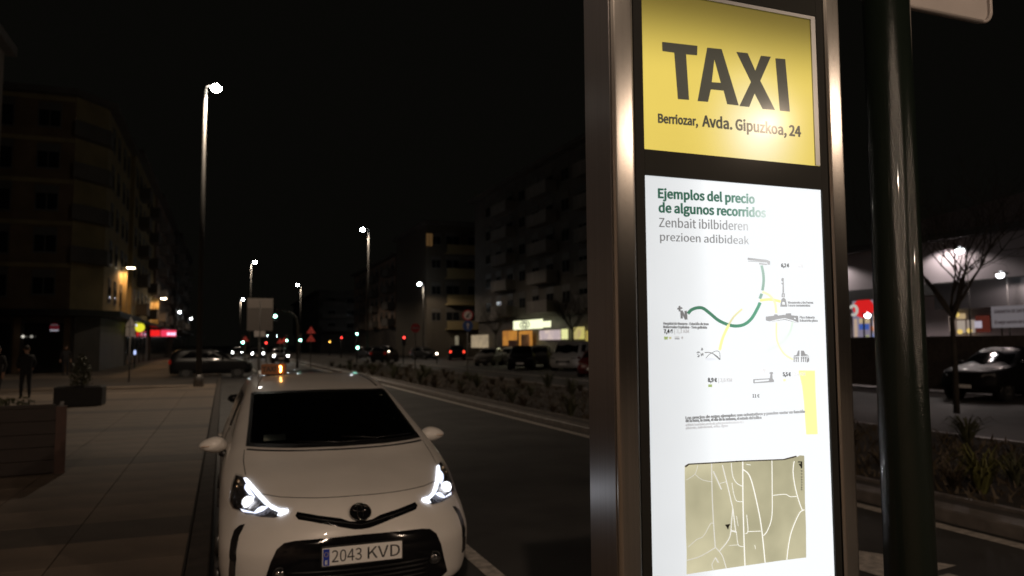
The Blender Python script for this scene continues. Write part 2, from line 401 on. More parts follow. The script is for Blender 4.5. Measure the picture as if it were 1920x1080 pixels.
# ribbons
def ribbon(pts, wpx, m, y=PY, name='route_line'):
    # Catmull through pixel points
    P_ = []
    for i in range(len(pts)-1):
        p0 = pts[max(i-1, 0)]; p1 = pts[i]; p2 = pts[i+1]; p3 = pts[min(i+2, len(pts)-1)]
        for k in range(6):
            t = k/6; P_.append(tuple(.5*((2*p1[j])+(-p0[j]+p2[j])*t+(2*p0[j]-5*p1[j]+4*p2[j]-p3[j])*t*t+(-p0[j]+3*p1[j]-3*p2[j]+p3[j])*t**3) for j in (0, 1)))
    P_.append(pts[-1]); L, Rr = [], []
    for i, p in enumerate(P_):
        a = P_[max(i-1, 0)]; b = P_[min(i+1, len(P_)-1)]; d = math.hypot(b[0]-a[0], b[1]-a[1]) or 1; n = (-(b[1]-a[1])/d*wpx*.6, (b[0]-a[0])/d*wpx*.6)
        L.append((p[0]+n[0], p[1]+n[1])); Rr.append((p[0]-n[0], p[1]-n[1]))
    mb = MB()
    for i in range(len(P_)-1):
        q = [L[i], L[i+1], Rr[i+1], Rr[i]]; mb.quad(*[(kp(*c)[0], y, kp(*c)[1]) for c in q])
    return kpar(mb.build(name, m))
Z3 = lambda pts: zpts(pts, 1220, 460, .2222)
ribbon(Z3([(340, 575), (370, 543), (420, 525), (470, 530), (530, 575), (600, 632), (680, 668), (750, 680), (820, 665), (880, 615), (930, 530), (952, 480)]), 5.0, MK_dgreen, PY)
ribbon(Z3([(950, 448), (966, 405)]), 4.6, MK_green, PY)
ribbon(Z3([(972, 378), (982, 300), (978, 230), (964, 165)]), 4.2, MK_green, PY)
ribbon(Z3([(608, 885), (635, 780), (685, 670)]), 4.2, MK_fyel, PY-.0004)
ribbon(Z3([(685, 670), (730, 600), (800, 535)]), 3.0, MK_pale, PY-.0002)
ribbon(Z3([(950, 462), (1040, 455), (1125, 472)]), 4.0, MK_fyel, PY-.0004)
ribbon(Z3([(970, 390), (1030, 420), (1075, 480), (1088, 570)]), 3.5, MK_pale, PY-.0006)
ribbon(Z3([(1090, 650), (1095, 800), (1150, 910), (1230, 965)]), 2.6, MK_pale, PY-.0002)
ribbon(Z3([(1228, 640), (1200, 740), (1120, 830), (1010, 890)]), 3.0, backlit('pale green print', (.78, .93, .84), .48), PY)
# icons: bus, monument, congress hall, bridge, station, airport
def ic(loops, m, nm='map_icon', f=Z3): return kflat(nm, [f(l) for l in loops], m)
ic([[(848, 100), (1010, 118), (1035, 130), (1036, 158), (1018, 160), (1012, 138), (848, 118)]], MK_gray)
ic([[(850, 126), (1010, 136), (1010, 141), (850, 131)]], MK_gray); ic([[(945, 145), (1010, 152), (1008, 162), (945, 156)]], MK_gray); ic([[(852, 142), (912, 148), (911, 154), (852, 149)]], MK_lgray)
ic([[(1124, 516), (1130, 470), (1136, 448), (1152, 440), (1166, 452), (1172, 476), (1180, 516)], [(1138, 474), (1163, 476), (1166, 500), (1137, 498)]], MK_gray)
ic([[(1136, 436), (1138, 400), (1158, 402), (1160, 436)], [(1143, 410), (1152, 410), (1154, 430), (1143, 430)]], MK_gray)
ic([[(1143, 398), (1145, 300), (1150, 300), (1153, 398)]], MK_gray); ic([[(1135, 300), (1133, 280), (1143, 270), (1152, 278), (1149, 300)]], MK_gray); ic([[(1136, 326), (1134, 312), (1150, 312), (1148, 328)]], MK_gray)
ic([[(1002, 600), (1070, 592), (1076, 580), (1098, 582), (1100, 592), (1158, 584), (1162, 596), (1174, 572), (1212, 572), (1216, 590), (1272, 594), (1276, 650), (1232, 630), (1160, 612), (1090, 624), (1030, 640), (1002, 632)], [(1238, 608), (1256, 612), (1256, 624), (1238, 620)]], MK_gray)
ic([[(1030, 646), (1160, 620), (1272, 655), (1160, 626)]], MK_gray)
ic([[(252, 525), (262, 525), (262, 510), (274, 508), (276, 522), (290, 520), (292, 534), (276, 536), (278, 554), (264, 556), (262, 540), (252, 540)]], MK_gray, 'hospital_logo')
ic([[(276, 548), (294, 548), (314, 590), (312, 552), (330, 550), (335, 624), (316, 626), (294, 582), (296, 616), (280, 616)]], MK_gray, 'hospital_logo')
Z4 = lambda pts: zpts(pts, 1220, 620, .2222)
def i4(loops, m): return kflat('map_icon', [Z4(l) for l in loops], m)
random.seed(3)
for (cx_, cy_, wd, hg, ff) in ((416, 176, 26, 16, 0), (440, 145, 32, 26, 0), (416, 196, 26, 30, 1), (444, 186, 30, 44, 1)):
    for q in range(6):
        a = cx_+random.uniform(0, wd-9); b = cy_+random.uniform(0, hg-8); i4([[(a, b), (a+8, b), (a+8, b+7), (a, b+7)]], MK_gray)
ribbon(Z4([(482, 185), (530, 186), (580, 212), (612, 243)]), 1.3, MK_gray, PY, 'bridge_drawing'); ribbon(Z4([(492, 232), (530, 195), (580, 172), (608, 185), (612, 243)]), .9, MK_gray, PY-.0002, 'bridge_drawing')
i4([[(552, 196), (590, 220), (616, 240), (610, 248), (585, 226)]], MK_gray)
i4([[(480, 236), (530, 230), (590, 238), (560, 250), (510, 250)]], backlit('pale blue print', (.85, .9, 1), .85))
i4([[(1238, 212), (1264, 204), (1274, 170), (1284, 166), (1284, 214), (1238, 218)]], MK_gray); i4([[(1300, 168), (1322, 170), (1332, 196), (1366, 210), (1300, 216)]], MK_gray)
for yy in (222, 232): i4([[(1238, yy), (1280, yy-1), (1280, yy+3), (1238, yy+4)]], MK_gray); i4([[(1300, yy-1), (1366, yy-3), (1366, yy+2), (1300, yy+3)]], MK_gray)
for xx in (1238, 1256, 1273, 1300, 1318, 1336): i4([[(xx, 222), (xx+5, 222), (xx+5, 266), (xx, 266)]], MK_gray)
i4([[(1350, 240), (1366, 232), (1366, 258), (1350, 270)]], MK_gray)
i4([[(896, 412), (1036, 404), (1042, 368), (1032, 362), (1036, 352), (1056, 350), (1062, 360), (1054, 370), (1056, 404), (1068, 420), (1068, 436), (896, 446)], [(904, 420), (1028, 412), (1030, 426), (904, 438)]], MK_gray)
i4([[(956, 344), (978, 334), (968, 320), (990, 328), (1010, 318), (992, 336), (990, 358), (982, 340)]], MK_lgray)
i4([[(1280, 338), (1415, 338), (1420, 520), (1438, 878), (1345, 880), (1325, 600), (1310, 470)]], MK_fyel)
i4([[(514, 456), (544, 456), (544, 478), (514, 478)]], MK_olive); i4([[(138, 50), (170, 50), (166, 74), (142, 76)]], MK_olive); i4([[(182, 52), (198, 52), (198, 70), (182, 70)]], MK_pale)
i4([[(228, 50), (264, 50), (264, 58), (228, 58)]], MK_lgray); i4([[(230, 64), (268, 64), (268, 72), (230, 72)]], MK_gray)
i4([[(1150, 410), (1168, 410), (1168, 430), (1150, 430)]], MK_pale); i4([[(286, 50), (298, 50), (298, 68), (286, 68)]], MK_lgray)
ktext('7,4 €', 1250, 1267, 624.5, 7, MK_blk, .015); ktext('| 3,3 KM', 1270, 1297, 624.5, 7, MK_lgray)
ktext('Hospital de Navarra - Estación de tren', 1249, 1334, 608.5, 4.6, MK_gray, .01, yb1=609.5)
ktext('Nafarroako Ospitalea - Tren geltokia', 1249, 1331, 615, 4.6, MK_gray, .01, yb1=616)
ktext('6,2 €', 1471, 1486, 500, 6.5, MK_blk, .01); ktext('| 2,3 KM', 1488, 1511, 501, 6.5, MK_lgray)
ktext('Monumento a los Fueros', 1484, 1531, 569, 4.6, MK_gray); ktext('Foruen monumentua', 1484, 1525, 574.5, 4.6, MK_gray)
ktext('Plaza Baluarte', 1506, 1534, 597, 4.6, MK_gray); ktext('Baluarteko plaza', 1506, 1539, 603, 4.6, MK_gray)
ktext('8,9 €', 1333, 1350, 716.5, 7.5, MK_blk, .01); ktext('| 3,6 KM', 1353, 1378, 716.5, 7, MK_lgray)
ktext('5,5 €', 1474, 1489, 705.5, 7, MK_blk, .01); ktext('| 2,4 KM', 1492, 1516, 705, 7, MK_lgray)
ktext('11 €', 1417, 1430, 746, 6.5, MK_blk)
ktext('Los precios de estos ejemplos son orientativos y pueden variar en función', 1291, 1516, 787, 5.2, MK_gray, .012, yb1=774.5)
ktext('de la hora, la zona, el día de la semana, el estado del tráfico', 1291, 1434, 792.5, 5.2, MK_gray, .012, yb1=786)
ktext('adibide hauetako prezioak gutxi gorabeherakoak dira', 1291, 1400, 800, 4.6, MK_lgray, yb1=794)
ktext('aldatzeko, daitezkeenak, ordua, eguna', 1291, 1370, 806, 4.6, MK_lgray, yb1=801)
# peeling map sticker at the foot of the panel
Z5 = lambda pts: zpts(pts, 1220, 820, .2408)
def sticker_mat():
    m = bpy.data.materials.new('olive film sticker'); m.use_nodes = True; nt = m.node_tree; b = nt.nodes['Principled BSDF']
    tc = nt.nodes.new('ShaderNodeTexCoord'); nz = nt.nodes.new('ShaderNodeTexNoise'); nz.inputs['Scale'].default_value = 5; nz.inputs['Detail'].default_value = 4
    tc.object = kiosk; nt.links.new(tc.outputs['Object'], nz.inputs['Vector'])
    cr = nt.nodes.new('ShaderNodeValToRGB'); cr.color_ramp.elements[0].position = .35; cr.color_ramp.elements[0].color = (.36, .34, .225, 1)
    cr.color_ramp.elements[1].position = .68; cr.color_ramp.elements[1].color = (.60, .555, .375, 1)
    nt.links.new(nz.outputs['Fac'], cr.inputs[0]); nt.links.new(cr.outputs[0], b.inputs['Emission Color']); b.inputs['Emission Strength'].default_value = 1.12
    b.inputs['Base Color'].default_value = (.15, .14, .1, 1); b.inputs['Roughness'].default_value = .5; return m
M_st = sticker_mat()
kflat('map_sticker', [Z5([(290, 230), (318, 214), (500, 205), (740, 190), (900, 184), (1060, 178), (1130, 160), (1160, 152), (1168, 158), (1190, 146), (1222, 148), (1226, 300), (1228, 500), (1236, 700), (1238, 945), (1000, 975), (760, 1010), (520, 1045), (305, 1078), (306, 900), (300, 760), (296, 560), (292, 380)])], M_st, PY)
kflat('sticker_edge', [Z5([(290, 236), (288, 228), (318, 210), (500, 200), (740, 186), (900, 180), (1060, 174), (1130, 155), (1160, 148), (1160, 156), (1130, 165), (1060, 182), (900, 188), (740, 194), (500, 209), (320, 219), (296, 238)])], mat('sticker torn edge', (.10, .08, .06), .6), PY-.0012)
MK_crack = backlit('light through the torn film', (1, 1, .97), .62)
cr_ = [([(497, 205), (500, 400), (510, 640), (526, 865)], 1.3), ([(526, 865), (580, 930), (612, 1030)], 1.1), ([(305, 968), (410, 935), (526, 868)], 1.0), ([(312, 865), (380, 805), (432, 778), (488, 682), (508, 680)], .8),
       ([(740, 192), (742, 500), (750, 800), (758, 1010)], 1.5), ([(742, 255), (800, 320), (860, 560), (890, 740), (915, 985)], 1.3), ([(968, 184), (970, 400), (968, 620), (935, 730), (902, 775)], 1.0),
       ([(300, 338), (366, 292), (388, 225)], .7), ([(366, 292), (420, 335), (496, 352)], .7), ([(650, 205), (660, 300), (690, 360), (735, 387)], 1.0), ([(580, 220), (600, 300), (625, 400), (648, 500), (662, 560), (672, 640), (684, 738)], 1.3),
       ([(662, 560), (652, 660), (636, 790), (560, 893)], 1.2), ([(655, 360), (668, 440), (690, 500), (738, 508)], .8), ([(690, 620), (704, 700)], .6), ([(770, 610), (780, 735), (760, 760)], .8), ([(780, 742), (880, 738)], .8),
       ([(650, 735), (690, 745)], 2.0), ([(690, 748), (704, 845), (745, 860)], .8), ([(630, 852), (704, 845)], .6), ([(1140, 190), (1132, 280), (1150, 400), (1180, 510), (1206, 578)], 1.1), ([(975, 458), (1070, 450), (1110, 468), (1160, 466)], .8),
       ([(1222, 570), (1180, 600), (1120, 740), (1095, 860), (1083, 962)], 1.1), ([(508, 270), (540, 340), (572, 412)], 1.6), ([(525, 945), (548, 985)], 1.6), ([(525, 945), (498, 1000), (508, 1040)], .9), ([(832, 845), (838, 878)], .6), ([(765, 215), (800, 220)], .7), ([(610, 350), (560, 365)], .7)]
for k, (pts, wd) in enumerate(cr_): ribbon(Z5(pts), wd*1.15, MK_crack, PY-.0014-.00005*k, 'crack')
MK_ink = mat('dark ink', (.02, .02, .02), .5)
kflat('printed_mark', [Z5([(1170, 192), (1200, 192), (1200, 246), (1192, 246), (1192, 200), (1170, 200)])], MK_ink, PY-.003); kflat('printed_mark', [Z5([(1176, 214), (1188, 208), (1188, 232)])], MK_ink, PY-.003)
for k, yy in enumerate((262, 286, 310, 330, 350, 372, 392, 408)): kflat('printed_mark', [Z5([(1193, yy), (1201, yy+1), (1201, yy+8), (1194, yy+7)])], MK_ink, PY-.003)
kflat('black_fleck', [Z5([(600, 688), (640, 682), (628, 700), (622, 724), (612, 706)])], MK_ink, PY-.003)
# glass sheet in front
kpar(MB().box(BL-.0005, BR+.0005, 1.5065, 1.5075, Z2b-.01, ZT-.02).build('glass', glassmat('totem glass', (.985, .99, .985), .12, .0030, False)))

# ================================================================== GREEN POLE AND SIGN PLATE
pp = atY(1684, 540, 1.62)
gp = thing('green_pole', 'thick glossy dark green pole right beside the steel totem', 'pole', (pp.x, 1.62, .12))
MB().tube([(0, 0, 0), (0, 0, 1.5), (-.0, 0, 4.2)], [.069, .067, .061], 48).build('shaft', M_greenpole, gp)
MB().tube([(0, 0, 0), (0, 0, .03)], .16, 32).build('base_plate', M_greenpole, gp)
a = atY(1560, 28, 1.80); b = atY(1850, 40, 1.80)
sg = thing('sign_plate', 'pale rounded sign plate seen from behind, high on the green pole', 'sign plate', (pp.x+.03, 1.80, a.z+.02))
def rounded(x0, x1, z0, z1, r, n=6):
    P_ = []
    for cx, cz, a0 in ((x1-r, z0+r, -90), (x1-r, z1-r, 0), (x0+r, z1-r, 90), (x0+r, z0+r, 180)):
        for k in range(n+1): an = R(a0+90*k/n); P_.append((cx+r*math.cos(an), cz+r*math.sin(an)))
    return P_
SL0, SL1 = atY(1560, 20, 1.8).x-sg.location.x, atY(1851, 20, 1.8).x-sg.location.x
sg.location.z = atY(1800, 36, 1.8).z
m = MB().prism(rounded(SL0, SL1, .0, .60, .045), 'y', -.008, .008); o = m.build('plate', M_signback, sg)
m = MB(); pr = [(q[0], -.012, q[1]) for q in rounded(SL0, SL1, .0, .60, .045)]; m.tube(pr+[pr[0]], .007, 8); m.build('rim', M_signback, sg)
MB().box(-.115, .06, -.09, -.012, .10, .14).build('clamp', M_galv, sg)

# ================================================================== CAR BODY MATHS
def pchip(xs, ys):
    xs = np.array(xs, float); ys = np.array(ys, float); h = np.diff(xs); d = np.diff(ys)/h; mm = np.zeros(len(xs))
    for i in range(1, len(xs)-1):
        if d[i-1]*d[i] > 0: mm[i] = 2*d[i-1]*d[i]/(d[i-1]+d[i])
    mm[0] = d[0]; mm[-1] = d[-1]
    def f(x):
        x = min(max(x, xs[0]), xs[-1]); i = min(max(int(np.searchsorted(xs, x))-1, 0), len(xs)-2); t = (x-xs[i])/h[i]
        return (2*t**3-3*t*t+1)*ys[i]+(t**3-2*t*t+t)*h[i]*mm[i]+(-2*t**3+3*t*t)*ys[i+1]+(t**3-t*t)*h[i]*mm[i+1]
    return f
class Shell:
    """car skin as a stack of plan outlines: z, nose y, half width, corner depth, corner exponent, tail y"""
    def __init__(s, T, cr=.45):
        T = np.array(T, float); s.T = T; s.fn = [pchip(T[:, 0], T[:, i]) for i in range(1, 6)]; s.cr = cr
    def row(s, z): return [f(z) for f in s.fn]
    def S(s, x, z):
        f, w, c, n, r = s.row(z); t = min(abs(x)/w, .9995); return f+c*(1-(1-t**n)**(1/n))
    def nrm(s, x, z):
        e = .004; gx = (s.S(x+e, z)-s.S(x-e, z))/(2*e); gz = (s.S(x, z+e)-s.S(x, z-e))/(2*e); return Vector((gx, -1, gz)).normalized()
    def pt(s, x, z, off=0): return Vector((x, s.S(x, z), z)) + s.nrm(x, z)*off
    def body(s, nz=58, na=22, hole=None):
        zs = list(np.linspace(s.T[0, 0], s.T[-1, 0], nz)); m = MB(); rings = []
        for z in zs:
            f, w, c, n, r = s.row(z); ring = []
            for k in range(na+1):
                a = (math.pi/2)*(k/na); ring.append((w*math.sin(a)**(2/n), f+c*(1-math.cos(a)**(2/n))))
            for k in range(1, 8): ring.append((w, f+c+(r-s.cr-f-c)*k/8))
            for k in range(13):
                a = (math.pi/2)*(1-k/12); ring.append((w*math.sin(a)**(2/3.0), r-s.cr*(1-math.cos(a)**(2/3.0))))
            ring = ring+[(-x, y) for x, y in reversed(ring[1:-1])]
            rings.append([(x, y, z) for x, y in ring])
        N = len(rings[0]); vs = [p for r_ in rings for p in r_]; fs = []
        for i in range(len(rings)-1):
            for k in range(N):
                q = (i*N+k, i*N+(k+1) % N, (i+1)*N+(k+1) % N, (i+1)*N+k)
                if hole:
                    c = [sum(vs[j][d] for j in q)/4 for d in range(3)]
                    if hole(*c): continue
                fs.append(q)
        # crown: close the roof with a domed cap
        o = len(vs); top = rings[-1]; cxy = (0, sum(p[1] for p in top)/N); zt = zs[-1]; caps = []
        for j, t in enumerate((.66, .33)):
            vs += [(p[0]*t, cxy[1]+(p[1]-cxy[1])*t, zt+.02*(1-t*t)) for p in top]
        vs.append((0, cxy[1], zt+.021)); last = (len(rings)-1)*N
        for a0, b0 in ((last, o), (o, o+N)):
            for k in range(N): fs.append((a0+k, a0+(k+1) % N, b0+(k+1) % N, b0+k))
        for k in range(N): fs.append((o+N+k, o+N+(k+1) % N, len(vs)-1))
        fs.append(tuple(range(N-1, -1, -1)))
        m.add(vs, fs, True); m.sm[-1] = False; return m
    def patch(s, poly, off=.004, grid=.025, th=.012, xf=None):
        """piece lying on the nose: outline in x,z; gets depth behind it"""
        pts = [Vector(p) for p in poly]; n = len(pts); edges = [(i, (i+1) % n) for i in range(n)]
        x0 = min(p.x for p in pts); x1 = max(p.x for p in pts); z0 = min(p.y for p in pts); z1 = max(p.y for p in pts)
        x = x0+grid
        inside = lambda q: sum(1 for i in range(n) if (pts[i].y > q.y) != (pts[(i+1) % n].y > q.y) and q.x < (pts[(i+1) % n].x-pts[i].x)*(q.y-pts[i].y)/(pts[(i+1) % n].y-pts[i].y)+pts[i].x) % 2
        ex = []
        while x < x1:
            z = z0+grid
            while z < z1:
                q = Vector((x, z))
                if inside(q): ex.append(q)
                z += grid
            x += grid
        V, E_, Fc, *_ = delaunay_2d_cdt(pts+ex, edges, [list(range(n))], 1, 1e-6)
        off_ = off if callable(off) else (lambda a, b: off)
        m = MB(); m.add([s.pt(v.x, v.y, off_(v.x, v.y)) for v in V], [tuple(f) for f in Fc], True)
        ring = [s.pt(p.x, p.y, off_(p.x, p.y)) for p in pts]; back = [s.pt(p.x, p.y, off_(p.x, p.y)-th) for p in pts]
        m.add(ring+back, [(i, (i+1) % n, n+(i+1) % n, n+i) for i in range(n)], False); return m
    def strip(s, line, r=.003, off=0):
        P_ = []
        for i in range(len(line)-1):
            k = max(2, int(math.dist(line[i], line[i+1])/.03))
            for j in range(k): t = j/k; P_.append((line[i][0]*(1-t)+line[i+1][0]*t, line[i][1]*(1-t)+line[i+1][1]*t))
        P_.append(line[-1]); return MB().tube([s.pt(a, b, off) for a, b in P_], r, 6)
def mir(poly): return [(-a, b) for a, b in poly]
def add_wheels(root, ys, xw, rr=.32, face_only=False):
    arch = MB().tube([(xw-.30, 0, 0), (xw+.004, 0, 0)], rr+.05, 28).mesh('wheel_arch', M_dark)
    t = MB(); t.tube([(xw-.22, 0, 0), (xw-.02, 0, 0), (xw+.006, 0, 0)], [rr, rr, rr-.03], 28); tyre = t.mesh('wheel', M_rubber)
    t = MB(); t.tube([(xw+.0065, 0, 0), (xw+.010, 0, 0)], rr*.62, 24)
    for k in range(5):
        a = 2*math.pi*k/5; c, s_ = math.cos(a), math.sin(a)
        t.tube([(xw+.012, c*.04, s_*.04), (xw+.016, c*rr*.58, s_*rr*.58)], [.03, .022], 6)
    rim = t.mesh('rim', mat('alloy rim', (.10, .10, .10), .4, .6))
    for y in ys:
        for sx in (1, -1):
            rz = 0 if sx == 1 else math.pi
            a = link('wheel_arch', arch, root, (0, y, rr+.02), rz); w_ = link('wheel', tyre, root, (0, y, rr), rz); link('rim', rim, w_)

# ================================================================== THE TAXI
TT = [(.16, .12, .80, .60, 2.4, 4.50), (.22, .05, .85, .60, 2.3, 4.57), (.38, .015, .88, .60, 2.2, 4.61), (.50, 0, .885, .62, 2.2, 4.615), (.62, .02, .887, .75, 2.2, 4.61),
      (.75, .10, .885, .93, 2.2, 4.60), (.83, .20, .88, .92, 2.2, 4.60), (.90, .38, .87, .85, 2.2, 4.59), (.96, .58, .855, .75, 2.2, 4.58), (1.02, .82, .835, .65, 2.2, 4.56), (1.06, .95, .815, .60, 2.3, 4.55),
      (1.20, 1.44, .765, .52, 2.3, 4.50), (1.32, 1.86, .72, .47, 2.3, 4.42), (1.44, 2.29, .665, .42, 2.3, 4.30), (1.50, 2.62, .635, .42, 2.3, 4.2), (1.545, 3.0, .58, .45, 2.2, 4.10)]
sh = Shell(TT)
taxi = thing('taxi_car', 'white taxi with headlights on waiting by the kerb', 'taxi', (.88, 5.08, 0))
WS = [(-.700, 1.078), (-.35, 1.074), (0, 1.073), (.35, 1.074), (.700, 1.078), (.672, 1.20), (.628, 1.418), (.60, 1.430), (.3, 1.440), (0, 1.443), (-.3, 1.440), (-.60, 1.430), (-.628, 1.418), (-.672, 1.20)]
def ws_hole(x, y, z):
    if not 1.095 < z < 1.420: return False
    if y > sh.S(x, z)+.05 or abs(x) >= sh.row(z)[1]-.02: return False
    return abs(x) < .672-(z-1.09)*.21
sh.body(nz=90, na=40, hole=ws_hole).build('body', M_paint, taxi)
# windscreen and its black border
sh.patch(WS, .003, .05, .004).build('windscreen', M_ws, taxi)
brd = MB(); inn = [(-.668, 1.098), (-.35, 1.096), (0, 1.096), (.35, 1.096), (.668, 1.098), (.645, 1.20), (.605, 1.405), (.58, 1.416), (.3, 1.424), (0, 1.426), (-.3, 1.424), (-.58, 1.416), (-.605, 1.405), (-.645, 1.20)]
for i in range(len(WS)):
    j = (i+1) % len(WS); k_ = 6
    for q in range(k_):
        L_ = lambda A, B, t: (A[0]*(1-t)+B[0]*t, A[1]*(1-t)+B[1]*t)
        c4 = [L_(WS[i], WS[j], q/k_), L_(WS[i], WS[j], (q+1)/k_), L_(inn[i], inn[j], (q+1)/k_), L_(inn[i], inn[j], q/k_)]
        brd.quad(*[sh.pt(a, b, .0055) for a, b in c4])
brd.build('windscreen_border', M_dark, taxi)
# bonnet shut lines
seam = mat('shut line', (.02, .018, .016), .8)
sm = MB()
def addm(dst, src): dst.add(src.v, src.f, True)
for ln in ([(-.64, .853), (-.5, .842), (-.269, .838), (-.106, .838), (0, .839), (.106, .838), (.269, .838), (.5, .842), (.64, .853)],
           [(-.712, 1.060), (-.722, 1.0), (-.712, .935)], [(.712, 1.060), (.722, 1.0), (.712, .935)]): addm(sm, sh.strip(ln, .0035, -.0012))
for o_ in sm.f: pass
sm.build('bonnet_seam', seam, taxi)
cowl = sh.strip([(-.69, 1.064), (-.3, 1.060), (0, 1.059), (.3, 1.060), (.69, 1.064)], .012, -.004).build('cowl', M_dark, taxi)
# wipers
MB().tube([sh.pt(.30, 1.09, .02), sh.pt(0, 1.086, .02), sh.pt(-.33, 1.10, .015)], [.007, .006, .004], 6).build('wiper', M_dark, taxi)
MB().tube([sh.pt(.62, 1.10, .02), sh.pt(.3, 1.10, .018), sh.pt(.02, 1.12, .015)], [.007, .006, .004], 6).build('wiper', M_dark, taxi)
# grilles
LG = [(-.63, .27), (-.592, .385), (-.565, .48), (-.53, .555), (-.485, .592), (-.42, .605), (-.16, .618), (0, .621), (.16, .618), (.42, .605), (.485, .592), (.53, .555), (.565, .48), (.592, .385), (.63, .27), (.52, .20), (0, .19), (-.52, .20)]
sh.patch(LG, .006, .03, .02).build('lower_grille', M_gloss, taxi)
gr = MB()
for z in np.arange(.25, .44, .032): addm(gr, sh.strip([(-.46, z), (0, z), (.46, z)], .0055, .010))
gr.build('grille_bars', M_dark, taxi)
UG = [(-.412, .744), (-.398, .765), (-.26, .742), (-.13, .722), (-.075, .702), (0, .695), (.075, .702), (.13, .722), (.26, .742), (.398, .765), (.412, .744), (.395, .723), (.27, .702), (.13, .672), (.05, .655), (0, .652), (-.05, .655), (-.13, .672), (-.27, .702), (-.395, .723)]
sh.patch(UG, .005, .02, .02).build('upper_grille', M_gloss, taxi)
ugb = MB(); addm(ugb, sh.strip([(-.39, .741), (-.13, .698), (0, .676), (.13, .698), (.39, .741)], .004, .008)); ugb.build('grille_bars', M_dark, taxi)
# badge: dark oval with chrome ring shapes
bd = thing; E_ = lambda rx, rz, cx=0, cz=.745, n=32: [(cx+rx*math.cos(2*math.pi*k/n), cz+rz*math.sin(2*math.pi*k/n)) for k in range(n)]
badge = sh.patch(E_(.074, .050), .012, .02, .012).build('badge', M_gloss, taxi)
def oval(rx, rz, cx, cz, off, r=.0042): return sh.strip([*E_(rx, rz, cx, cz), (cx+rx, cz)], r, off)
b1 = MB(); addm(b1, oval(.070, .046, 0, .745, .013, .004)); b1.build('emblem_ring', M_chrome, badge)
b1 = MB(); addm(b1, oval(.020, .040, 0, .745, .014)); addm(b1, oval(.046, .016, 0, .765, .014)); b1.build('emblem', M_chrome, badge)
# corner slits with lower day lamps
SL = [(-.722, .678), (-.752, .668), (-.786, .636), (-.806, .575), (-.814, .51), (-.815, .350), (-.778, .350), (-.772, .48), (-.770, .553), (-.758, .61), (-.738, .648)]
for q in (SL, mir(SL)): sh.patch(q, .004, .02, .015).build('corner_slit', M_dark, taxi)
for sx in (-1, 1): sh.patch([(sx*.782, .36), (sx*.811, .36), (sx*.809, .46), (sx*.782, .46)], .008, .01, .006).build('day_lamp', mat('unlit lamp glass', (.10, .09, .085), .15, .5), taxi)
# fog lamps
for sx in (-1, 1):
    c = sh.pt(sx*.508, .405, .012); f_ = MB(); f_.ball(c, (.034, .02, .034)); fo = f_.build('fog_lamp', M_chrome, taxi)
    r_ = MB(); P_ = [c+Vector((.04*math.cos(a), -.002, .04*math.sin(a))) for a in np.linspace(0, 2*math.pi, 20)]; r_.tube(P_, .006, 6); r_.build('bezel', M_dark, fo)
# headlamps
HL = [(-.772, .925), (-.730, .921), (-.694, .903), (-.632, .853), (-.568, .803), (-.513, .784), (-.447, .778), (-.487, .745), (-.543, .729), (-.628, .728), (-.715, .733), (-.79, .752), (-.808, .785), (-.795, .87)]
LED = [(-.722, .913), (-.700, .914), (-.641, .866), (-.586, .822), (-.556, .797), (-.512, .780), (-.452, .775), (-.458, .760), (-.500, .741), (-.520, .741), (-.508, .759), (-.556, .776), (-.597, .798), (-.645, .838), (-.709, .892)]
RF = [(-.716, .880), (-.706, .886), (-.655, .832), (-.668, .815), (-.70, .845), (-.718, .862)]
RF2 = [(-.66, .748), (-.640, .772), (-.612, .786), (-.578, .785), (-.61, .762), (-.655, .744), (-.73, .742), (-.745, .755), (-.70, .752)]
M_led = emat('headlamp led', (.86, .9, 1), 2.6); M_proj = emat('headlamp projector', (.93, .95, 1), 7.0); M_refl = emat('lit headlamp reflector', (.80, .84, 1), 2.2)
M_hl = mat('headlamp bowl', (.20, .19, .19), .22, .85, bump=.6, bscale=45)
for sx in (-1, 1):
    fx = (lambda p: p) if sx < 0 else mir
    hb = sh.patch(fx(HL), .002, .02, .01).build('headlight', M_hl, taxi)
    sh.patch(fx(LED), .012, .012, .008).build('led_strip', M_led, hb)
    sh.patch(fx(RF), .009, .012, .006).build('reflector', M_refl, hb); sh.patch(fx(RF2), .008, .012, .006).build('reflector', M_refl, hb)
    c = sh.pt(sx*.694, .797, .010); n_ = Vector((0, -1, 0))
    MB().ball(c, (.036, .012, .036)).build('projector', M_proj, hb)
    rg = MB(); rg.tube([c+Vector((.044*math.cos(a), .006, .044*math.sin(a))) for a in np.linspace(0, 2*math.pi, 24)], .005, 6); rg.build('projector_ring', M_chrome, hb)
    ind = MB(); ind.ball(sh.pt(sx*.758, .893, .008), (.012, .01, .015)); ind.ball(sh.pt(sx*.768, .868, .006), (.008, .008, .010)); ind.build('indicator', mat('indicator glass', (.65, .42, .22), .1, .6), hb)
    sh.patch(fx(HL), .018, .03, .002).build('lens_cover', M_lens_clear, hb)
# beams
for sx in (-1, 1):
    ld = bpy.data.lights.new('beam', 'SPOT'); ld.energy = 9; ld.spot_size = R(80); ld.spot_blend = .8; ld.color = (.9, .94, 1); ld.shadow_soft_size = .04
    l = bpy.data.objects.new('beam', ld); COL.objects.link(l); l.parent = taxi; l.location = (sx*.69, .30, .79); l.rotation_euler = (R(80), 0, math.pi)
